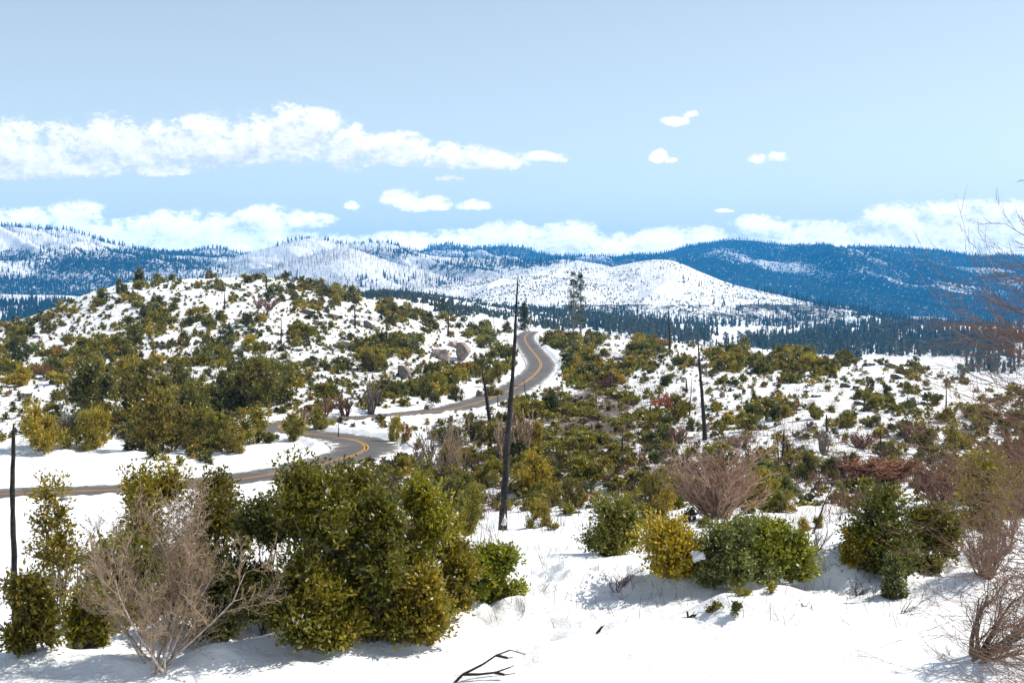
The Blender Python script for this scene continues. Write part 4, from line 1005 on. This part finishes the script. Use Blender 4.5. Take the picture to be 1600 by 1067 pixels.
for i, (bx, by, tx, ty, w, ns, br, lab, dep) in enumerate(SNAGS):
    if lab is None: continue
    p = on_ground(bx, dep) if dep else ground_at(bx, by)
    if p is None: continue
    s = p[1] / F; Hh = (HY - ty) * s - p[2] + .3
    V, Fq, st = snag_mesh(900 + i, Hh, w * s / 2, ((tx - bx) * s, 0), ns, .16 * min(1, Hh / 10), broken=br)
    if st is not None and w > 3: V, Fq = np.concatenate([V, st[0]]), np.concatenate([Fq, st[1] + len(V)])
    r = build('dead_tree', V, Fq, M_CHAR, smooth=True); r.location = p
    tag(r, lab, 'burnt tree', 'burnt trunks left standing by a wildfire')

# ------------------------------------------------------------------ conifers
def conifer(seed, Hh, rad, n, needle, bare0=.15, gaps=0., ragged=.3):
    rng = np.random.default_rng(seed); nb = int(n / 22); zb = bare0 + (1 - bare0) * rng.random(nb) ** .85
    if gaps: zb = zb[(np.sin(zb * 37 + seed) + rng.uniform(-1, 1, nb)) > -1 + gaps]; nb = len(zb)
    an = rng.uniform(0, 6.283, nb); L = rad * ((1 - zb) / (1 - bare0)) ** .75 * rng.uniform(1 - ragged * 1.6, 1 + ragged, nb) + .02 * Hh
    k = 22; t = rng.uniform(.15, 1, (nb, k)); droop = rng.uniform(-.45, .15, nb)
    P = np.stack([np.cos(an)[:, None] * L[:, None] * t, np.sin(an)[:, None] * L[:, None] * t, zb[:, None] * Hh + droop[:, None] * L[:, None] * t], -1).reshape(-1, 3) + rng.normal(0, needle * .4, (nb * k, 3))
    V, Fq = leaves(P, needle * rng.uniform(.6, 1.4, len(P)), np.repeat(np.stack([np.cos(an), np.sin(an), 0 * an], -1), k, 0) + rng.normal(0, .6, (len(P), 3)), rng, .45)
    return V, Fq, np.ones((len(P), 3)) * rng.uniform(.7, 1.4, (len(P), 1))
def conifer_meshes(seed, Hh, rad, n, needle, **kw):
    V, Fq, ti = conifer(seed, Hh, rad, n, needle, **kw); c = build('crown', V, Fq, M_LEAF, tint=ti)
    Vt, Ft, _ = snag_mesh(seed, Hh * .97, Hh * .016, (0, 0), 0, 0.02 * Hh, 7, 10); t = build('trunk', Vt, Ft, M_BARK)
    COL.objects.unlink(c); COL.objects.unlink(t); return c.data, t.data
BIGC = [ # column, foot row, top row, width px, depth, label, colour, gaps
 (896,520,424,21,520,'left and fuller of the twin ragged pines rising above the road end',.55),
 (907,520,427,17,525,'right and thinner of the twin tall ragged pines beside the road end',.75),
 (819,520,474,26,505,'dense conical tree directly behind the far end of the road, beside the tallest burnt trunk',0),
 (692,500,466,22,640,'bushy tree on the skyline just behind the burnt trunk over the split boulder',.1),
 (560,470,452,11,700,'small dark tree at the right foot of the hill against the snowy ridge',.1),
 (218,452,428,15,395,'dark pointed tree on the left skyline of the near hill',0)]
rng = np.random.default_rng(9)
for i, (px, by, ty, w, dep, lab, gp) in enumerate(BIGC):
    p = on_ground(px, dep); s = dep / F; Hh = (HY - ty) * s - p[2]
    cm, tm = conifer_meshes(700 + i, Hh, w * s / 2, 3600, .5, bare0=.22 if gp > .5 else .04, gaps=gp)
    r = empty('conifer_tree', p); c = shrub_obj('crown', cm, r); c.color = (.045, .055, .022, 1); shrub_obj('trunk', tm, r); tag(r, lab, 'conifer tree', 'conifers near the end of the road')
CV = []
for i in range(6):
    V, Fq, ti = conifer(720 + i, 1., .17, 330, .07, bare0=.1); Vt, Ft, _ = snag_mesh(i, .95, .015, (0, 0), 0, .01, 4, 4)
    o = build('conifer_tree', np.concatenate([V, Vt]), [Fq, Ft + len(V)], [M_LEAF, M_BARK], np.r_[np.zeros(len(Fq), int), np.ones(len(Ft), int)], tint=np.concatenate([ti, np.ones((len(Ft), 3))]))
    COL.objects.unlink(o); CV.append(o.data)
for k in big:
    p, Hh = FP[k], FH[k]; o = shrub_obj('conifer_tree', CV[int(rng.integers(6))]); o.location = p - np.array([0, 0, .3]); f = FR[k] / Hh / .17
    o.scale = (Hh * f, Hh * f, Hh); o.rotation_euler = (0, 0, rng.uniform(0, 6.28)); o.color = (*(np.array([.045, .048, .018]) * rng.uniform(.75, 1.4)), 1)
    o['category'] = 'conifer tree'; o['group'] = 'conifers of the valley forest'
    cx, cy = to_px(p); PLANTS.append((o, 'dark' if o.color[0] < .048 else 'lighter green', 'conifer', cx, cy, Hh / p[1] * F))
V, Fq, T = zip(*[cones(*a, RNG) for a in TREES]); off = np.cumsum([0] + [len(v) for v in V])
tag(build('distant_forest', np.concatenate(V), np.concatenate([f + o for f, o in zip(Fq, off)]), M_STICK, tint=np.concatenate(T)), 'dark conifer forest covering the valley and the far mountains', 'forest', kind='stuff')
# scattered dead poles of the burnt country
n = 900; px = RNG.uniform(0, 1600, n); y = np.exp(RNG.uniform(math.log(650), math.log(2300), n)); x = (px - 800) / F * y; P = np.stack([x, y, h(x, y)], -1)
STK.append((P, RNG.uniform(4, 13, n), RNG.uniform(.10, .2, n), RNG.normal(0, .4, (n, 2)), np.array([.05, .045, .04])[None] * RNG.uniform(.5, 1.6, (n, 1))))
V, Fq, T = zip(*[sticks(*a, RNG) for a in STK]); off = np.cumsum([0] + [len(v) for v in V])
tag(build('burnt_forest', np.concatenate(V), np.concatenate([f + o for f, o in zip(Fq, off)]), M_STICK, tint=np.concatenate(T)), 'thousands of burnt bare trunks standing on the far snowy slopes', 'forest', kind='stuff')
V, Fq, T = cones(SPK[0][0], SPK[0][1], SPK[0][2], SPK[0][3], RNG, 1)
tag(build('distant_scrub', V, Fq, M_STICK, tint=T), 'dark scrub speckling the snowy hill beyond the valley', 'scrub', kind='stuff')

# dry stalks and litter sticking out of the snow
n = 5200; px = RNG.uniform(560, 1620, n); py = RNG.uniform(560, 860, n)
wgt = .35 * blob(1150, 700, 330, 55, px, py) + .45 * blob(760, 740, 110, 80, px, py) + .5 * blob(1350, 740, 220, 60, px, py) + .4 * blob(950, 650, 120, 90, px, py) + .25 * blob(1250, 610, 300, 40, px, py)
sel = RNG.random(n) < wgt; px, py = px[sel], py[sel]; SG, TT = [], []
for a, b in zip(px, py):
    p = ground_at(a, b, 30)
    if p is None or p[1] > 420 or road_near(p) < 5: continue
    k = int(RNG.integers(6, 15)); q = p + np.c_[RNG.normal(0, .35, (k, 2)), np.full(k, -.05)]; e = q + np.c_[RNG.normal(0, .22, (k, 2)), RNG.uniform(.2, .95, k)]
    wd = .006 + p[1] * 8e-5
    SG.append(np.c_[q, e, np.full(k, wd), np.full(k, wd * .5)]); TT.append(np.tile(np.array([[.21, .13, .10], [.24, .18, .13], [.15, .10, .08], [.30, .13, .07]][int(RNG.integers(4))]) * RNG.uniform(.7, 1.2), (k * 3, 1)))
for a, b in zip(RNG.uniform(760, 1600, 230), 862 + 120 * RNG.random(230) ** 1.7):
    p = ground_at(a, b); k = int(RNG.integers(1, 5)); q = p + np.c_[RNG.normal(0, .12, (k, 2)), np.full(k, -.05)]; e = q + np.c_[RNG.normal(0, .10, (k, 2)), RNG.uniform(.08, .35, k)]
    SG.append(np.c_[q, e, np.full(k, .005), np.full(k, .003)]); TT.append(np.tile(np.array([[.16, .10, .07]]), (k * 3, 1)))
V, Fq = tubes(np.concatenate(SG), 3)
tag(build('dry_brush', V, Fq, M_STICK, tint=np.concatenate(TT)), 'dry brown stalks and twigs sticking out of the patchy snow', 'dry brush', kind='stuff')

# ------------------------------------------------------------------ boulders
import bmesh
def rock_mesh(seed, sub=4):
    bm = bmesh.new(); bmesh.ops.create_icosphere(bm, subdivisions=sub, radius=1); V = np.array([v.co for v in bm.verts])
    Fq = np.array([[v.index for v in f.verts] for f in bm.faces]); bm.free(); rng = np.random.default_rng(seed)
    for _ in range(15):                               # cut flat faces off, then roughen
        d = norm(rng.normal(0, 1, 3)); c = rng.uniform(.42, .75); e = V @ d; V = V - np.outer(np.maximum(e - c, 0), d) * .9
    r = 1 + .40 * (fbm(V[:, 0] * 1.7 + seed, V[:, 1] * 1.7 + V[:, 2] * 1.3, 4, seed) - .5) + .06 * (vnoise(V[:, 0] * 9, V[:, 2] * 9 + V[:, 1] * 7, seed) - .5)
    return V * r[:, None], Fq
RM = []
for i in range(6):
    V, Fq = rock_mesh(i + 1, 4 if i < 3 else 3); o = build('boulder', V, Fq, M_ROCK, smooth=True); COL.objects.unlink(o); RM.append(o.data)
ROCKS = [(722,560,36,44,'tall right half of the big split pale boulder above the road',1),(690,562,44,32,'lower left half of the big split pale boulder above the road',1.),(706,541,22,14,'flat-topped pale boulder wedged behind the big split boulder',1),
 (630,590,34,34,'big grey snow-capped boulder alone among shrubs left of the split boulder',.7),(748,624,20,22,'grey boulder on the bank just above the road, left of the tallest trunk',.8),(668,645,22,22,'small grey boulder in the snow bank above the road',.8),
 (576,511,26,16,'rounded boulder with a dark face at the right shoulder of the hill',1),(556,506,26,14,'pale slab beside the dark-faced boulder at the hill shoulder',1),(520,496,30,10,'long low slab in the outcrop on the hill shoulder',.9),(482,490,34,12,'dark low slab at the left end of the hill shoulder outcrop',.6),
 (500,508,26,14,'brownish rock under the slabs of the hill shoulder outcrop',.7),(373,506,20,16,'pinkish boulder beside a dark shrub on the upper hillside',1),(434,500,12,8,'small pinkish rock in the snow on the upper hillside',1),
 (466,548,34,10,'long flat rock under a sheet of snow, mid hillside',.8),(448,544,16,8,'small flat rock left of the long one, mid hillside',.7),(490,562,22,10,'rock with orange shrubs on it, mid hillside',.8),(438,570,18,9,'rock in the snow above the roadside shrubs, upper one',.8),(462,578,18,9,'rock in the snow above the roadside shrubs, lower one',.7),
 (370,570,20,14,'grey and pink rock among hillside snow, below centre of the hill',.9),(395,562,14,8,'small dark rock in hillside snow, right of the grey and pink one',.5),(540,540,30,12,'snow covered rock on the hill flank below the outcrop',.8),
 (55,528,18,10,'round brown boulder on the left flank of the hill',.7),(40,620,38,15,'long black rock breaking through the snow bank above the road, at left',.28),(15,606,16,8,'small black rock beside the long black one',.28),(55,593,14,8,'dark rock at the edge of the left snow bank',.35),
 (157,562,14,7,'dark rocks in the snow hollow on the left hillside',.4),(255,572,22,9,'dark rock below the snow sheet, left half of the hillside',.45),(965,562,17,10,'round pale boulder alone in the green scrub right of the road',.95),
 (1360,572,34,13,'dark wide rock under snow on the crest of the far rocky slope',.35),(1395,575,24,12,'rock on the crest right of the wide dark one',.5),(1402,592,30,12,'dark rock just below the crest of the far rocky slope',.5),
 (1395,620,24,14,'angular rock in the middle of the far rocky slope',.7),(1425,630,28,18,'biggest dark rock on the lower right of the rocky slope',.5),(1320,605,22,10,'black rock beneath a clump of shrubs on the far slope',.3),(1338,608,18,9,'black rock right beside another beneath the shrubs',.3),
 (1130,621,14,18,'upright grey stone beside the slender leaning trunk',.8),(1345,632,30,9,'flat rock with a burnt stump behind it',.5),(1278,620,22,7,'thin dark ledge in snow on the far slope',.45),(1262,612,14,6,'small dark ledge up-left of the thin one',.45),(1450,610,20,10,'pale rock near the end of the far rocky slope',.8),
 (1470,590,20,10,'rock on the crest near the right end of the slope',.7),(560,654,30,8,'dark rubble ledge above the far strip of road',.4)]
for i, (px, py, w, hh, lab, k) in enumerate(ROCKS):
    p = ground_at(px, py, 60)
    if p is None: continue
    s = p[1] / F; o = shrub_obj('boulder', RM[i % 3 if w > 20 else 3 + i % 3]); o.location = p + np.array([0, 0, hh * s * .22]); q_ = .82 if w > 32 else 1; o.scale = (w * s * .5 * q_, w * s * .46 * q_, hh * s * .62 * q_)
    o.rotation_euler = (0, 0, i * 2.1) if w < 1.6 * hh else (0, 0, .3 * math.sin(i)); o.color = (k, k * .96, k * .93, 1); tag(o, lab, 'boulder', 'granite boulders on the slopes')

# ------------------------------------------------------------------ small things on the near snow
CL = [(619,925,26,17,'larger lump of snow caught in the front of the big thicket',-.85,1),(667,905,16,14,'smaller lump of snow caught in the big thicket, right of the larger',-.75,1),(1092,882,28,24,'white lump of snow hanging on the grey green bush',-.5,1),
      (1440,748,16,12,'lump of snow on a small dark shrub beyond the snowfield',0,60),(788,826,12,22,'pillar of snow stuck to the right foot of the tallest burnt trunk',0,1),(98,785,14,10,'lump of snow on the open sapling by the far left pole',0,1)]
for i, (px, py, w, hh, lab, dy, _) in enumerate(CL):
    hp = {0: HEROPOS[4], 1: HEROPOS[7], 2: HEROPOS[20], 5: HEROPOS[10]}.get(i)
    dep = (hp[1] + dy) if hp is not None else ground_at(px, py + (10 if i == 3 else 3))[1] - .3
    V, Fq = rock_mesh(40 + i, 3); V = V * (1 + .5 * (fbm(V[:, 0] * 2.5, V[:, 1] * 2.5 + V[:, 2] * 2, 4, i) - .5) * 3)[:, None]
    o = build('snow_lump', V, Fq, M_SNOW, smooth=True); s = dep / F; o.location = ray(px, py - hh / 2, dep); o.scale = (w * s / 2, w * s / 2, hh * s / 2)
    tag(o, lab, 'snow lump', 'snow lumps')
# stump, buried sticks, twigs
p = ground_at(1363, 968); V, Fq, st = snag_mesh(5, .30, .055, (.01, 0), 0, .01, 10, 8, True)
o = build('burnt_stump', V, Fq, M_CHAR, smooth=True); o.location = p; tag(o, 'small black stump poking out of the near snowfield', 'stump')
def dead_branch(name, px, py, segs, r, col, lab, m=M_TWIG):
    p = ground_at(px, py); sg = []
    for ch in segs:
        for a, b, f in zip(ch[:-1], ch[1:], np.linspace(1, .35, len(ch) - 1)): sg.append([*a, *b, r * f, r * f * .85])
    V, Fq = tubes(np.array(sg), 6); o = build(name, V, Fq, m, smooth=True); o.location = p; o.color = (*col, 1); tag(o, lab, 'dead branch', 'dead branches lying in the near snow'); return p
k = 1 / F * 20
def P2(*a): return [((x) * k, y_ * .01, -(z) * k) for x, z, y_ in a]
dead_branch('dead_branch', 712, 1072, [P2((-8,6,0),(10,-12,2),(40,-26,6),(62,-40,9),(84,-48,10),(108,-41,10)), P2((10,-12,2),(35,-14,-4),(60,-18,-8),(84,-27,-10),(90,-30,-10)), P2((60,-18,-8),(75,-15,-9),(92,-17,-9)), P2((62,-40,9),(80,-36,8),(88,-37,8))], .022, (.035, .027, .024), 'forked dark branch curving out of the snow at the bottom edge')
dead_branch('dead_branch', 1085, 968, [P2((-8,2,0),(-10,-10,0)), P2((-8,2,0),(0,-4,0),(4,-10,2)), P2((0,-2,0),(6,-4,0),(10,-9,0))], .02, (.03, .022, .02), 'tiny dark forked stick left of the leafy snow mound')
dead_branch('dead_branch', 935, 994, [P2((-2,0,0),(8,-12,0),(12,-14,0)), P2((2,-3,0),(5,-7,2))], .02, (.03, .022, .02), 'black twig end at the left foot of a small snow mound')
rng = np.random.default_rng(31)
for px, py, H0, dirs, lab in ((1342, 935, .36, [(-.2,0,1),(.3,.1,1),(-.7,0,.7),(.8,0,.8),(0,.2,1),(-1,0,.35),(.1,0,1)], 'small dark reddish twig bush sticking straight up from the snow near the black stump'),
                             (1408, 962, .5, [(1,0,.7),(1,.1,1),(1.2,0,.45),(.5,0,1),(1.3,.1,.7)], 'dead dark twigs sweeping up to the right, right of the black stump'),
                             (1486, 1030, .2, [(-1,0,.3),(-.5,0,.6),(.3,0,.7)], 'small dark twigs at the foot of the corner bush'),
                             (1265, 952, .16, [(-.4,0,1),(.4,0,1),(0,0,1),(-1,0,.5)], 'tiny twigs on top of the leafy snow mound')):
    p = ground_at(px, py); sg = bare_shrub(int(px), len(dirs), H0, 1, dict(seg=5, kids=[1, 1], wig=.16, up=.0, spread=.8, dec=.5, rmin=.003, first=0), .011, dirs, .04)
    V, Fq = tubes(sg[:, :8], 4); o = build('twig_bush', V, Fq, M_TWIG); o.location = p; o.color = (.07, .04, .032, 1); tag(o, lab, 'twig bush', 'twigs sticking out of the near snow')
for i, (px, py, w, hh, tone, n_, lab) in enumerate(((1152, 968, 16, 24, 'dark green', 260, 'dark sprig at the front foot of the leafy snow mound'), (1118, 962, 28, 18, 'deep olive', 260, 'green sprigs spilling from the left side of the leafy snow mound'),
                                         (1160, 935, 34, 12, 'olive green', 220, 'green sprigs on the back of the leafy snow mound'), (1212, 928, 22, 16, 'olive green', 160, 'green sprigs behind the top of the leafy snow mound'))):
    p = ground_at(px, py); s = p[1] / F
    me = make_variant(800 + i, w * s / 2, hh * s, n_, .05, lobes=4, per=7, shoot=1.6, snow=.0, inner=.03)
    put_shrub(p, 1, 1, tone, rng, True, lab, meshes=me, name='leafy_sprig', group='sprigs on the near snow')['category'] = 'sprig'

# ------------------------------------------------------------------ labels for the many
MARKS = [('the tallest burnt trunk', 800, 640), ('the crooked leaning burnt trunk', 760, 640), ('the split pale boulder', 712, 545), ('the grey snow-capped boulder', 630, 575), ('the road bend', 575, 700),
 ('the far end of the road', 825, 522), ('the hill top', 380, 432), ('the hill shoulder outcrop', 530, 498), ('the mid-hillside burnt pole', 439, 515), ('the long black rock', 40, 612),
 ('the biggest roadside shrub', 248, 660), ('the snow bank inside the bend', 440, 720), ('the left flank boulder', 55, 522), ('the slender leaning burnt trunk', 1097, 610), ('the round pale boulder', 965, 557),
 ('the rust red bush', 1050, 625), ('the low green carpet', 930, 670), ('the big reddish leafless bush', 1125, 745), ('the stubby crest stump', 1248, 563), ('the two short burnt poles', 1228, 695),
 ('the orange-red thicket', 1385, 738), ('the leaning burnt pole', 1285, 797), ('the far rocky slope', 1400, 605), ('the pointed dark bush', 1385, 830), ('the round dark bush', 962, 820),
 ('the twin pines', 900, 470), ('the snowy forest clearing', 1190, 524), ('the thin burnt trunk on the forest edge', 1046, 510), ('the right edge', 1590, 600), ('the S curve of the road', 845, 575),
 ('the left skyline of the hill', 160, 460), ('the far strip of road', 600, 652), ('the bare saplings', 690, 710), ('the thin right-hand burnt pole', 1480, 620), ('the valley forest corner', 1540, 520), ('the dark forest middle', 1320, 530), ('the dark forest edge', 1440, 515), ('the scrubby young wood', 760, 490), ('the foot of the snowy hill', 1250, 485), ('the sparse pines', 1040, 500), ('the low forest strip', 1180, 548), ('the forest foot', 1400, 552), ('the left valley shelf', 50, 490), ('the scrub beyond the twin pines', 960, 500), ('the dim forest gap', 1250, 530)]
ORD = ['first', 'second', 'third', 'fourth', 'fifth', 'sixth', 'seventh', 'eighth', 'ninth', 'tenth', 'eleventh', 'twelfth', 'thirteenth', 'fourteenth', 'fifteenth', 'sixteenth', 'seventeenth', 'eighteenth', 'nineteenth', 'twentieth']
buck = {}
for o, tone, noun, cx, cy, sz in PLANTS:
    m = min(MARKS, key=lambda m: (m[1] - cx) ** 2 + ((m[2] - cy) * 1.6) ** 2); dx, dy = cx - m[1], (cy - m[2]) * 1.6
    side = ('right of' if dx > 0 else 'left of') if abs(dx) > abs(dy) else ('below' if dy > 0 else 'above')
    size = 'large' if sz > 45 else 'medium' if sz > 22 else 'small'
    if noun == 'conifer': size = 'tall' if sz > 22 else 'short'
    buck.setdefault((size, tone, noun, side, m[0]), []).append((math.hypot(dx, dy), id(o), o))
for (size, tone, noun, side, m), v in buck.items():
    v.sort()
    for i, (_, _, o) in enumerate(v):
        o['label'] = f'{size} {tone} {noun}, ' + (f'{ORD[min(i, 19)]} one {side} {m}' if len(v) > 1 else f'only one {side} {m}')

# ------------------------------------------------------------------ the air
bm = bmesh.new(); bmesh.ops.create_cube(bm, size=1); me = bpy.data.meshes.new('haze'); bm.to_mesh(me); bm.free()
hz = bpy.data.objects.new('haze', me); COL.objects.link(hz)
hz.scale = (20000, 11600, 700); hz.location = (0, 11600 / 2 - 600, 390 - 350); tag(hz, kind='stuff')
m = bpy.data.materials.new('haze'); m.use_nodes = True; nt = m.node_tree; nt.nodes.clear()
v = nt.nodes.new('ShaderNodeVolumePrincipled'); v.inputs['Color'].default_value = (.04, .43, 1.0, 1); v.inputs['Density'].default_value = 6.6e-5; v.inputs['Anisotropy'].default_value = .0
mo = nt.nodes.new('ShaderNodeOutputMaterial'); nt.links.new(v.outputs[0], mo.inputs['Volume']); me.materials.append(m)
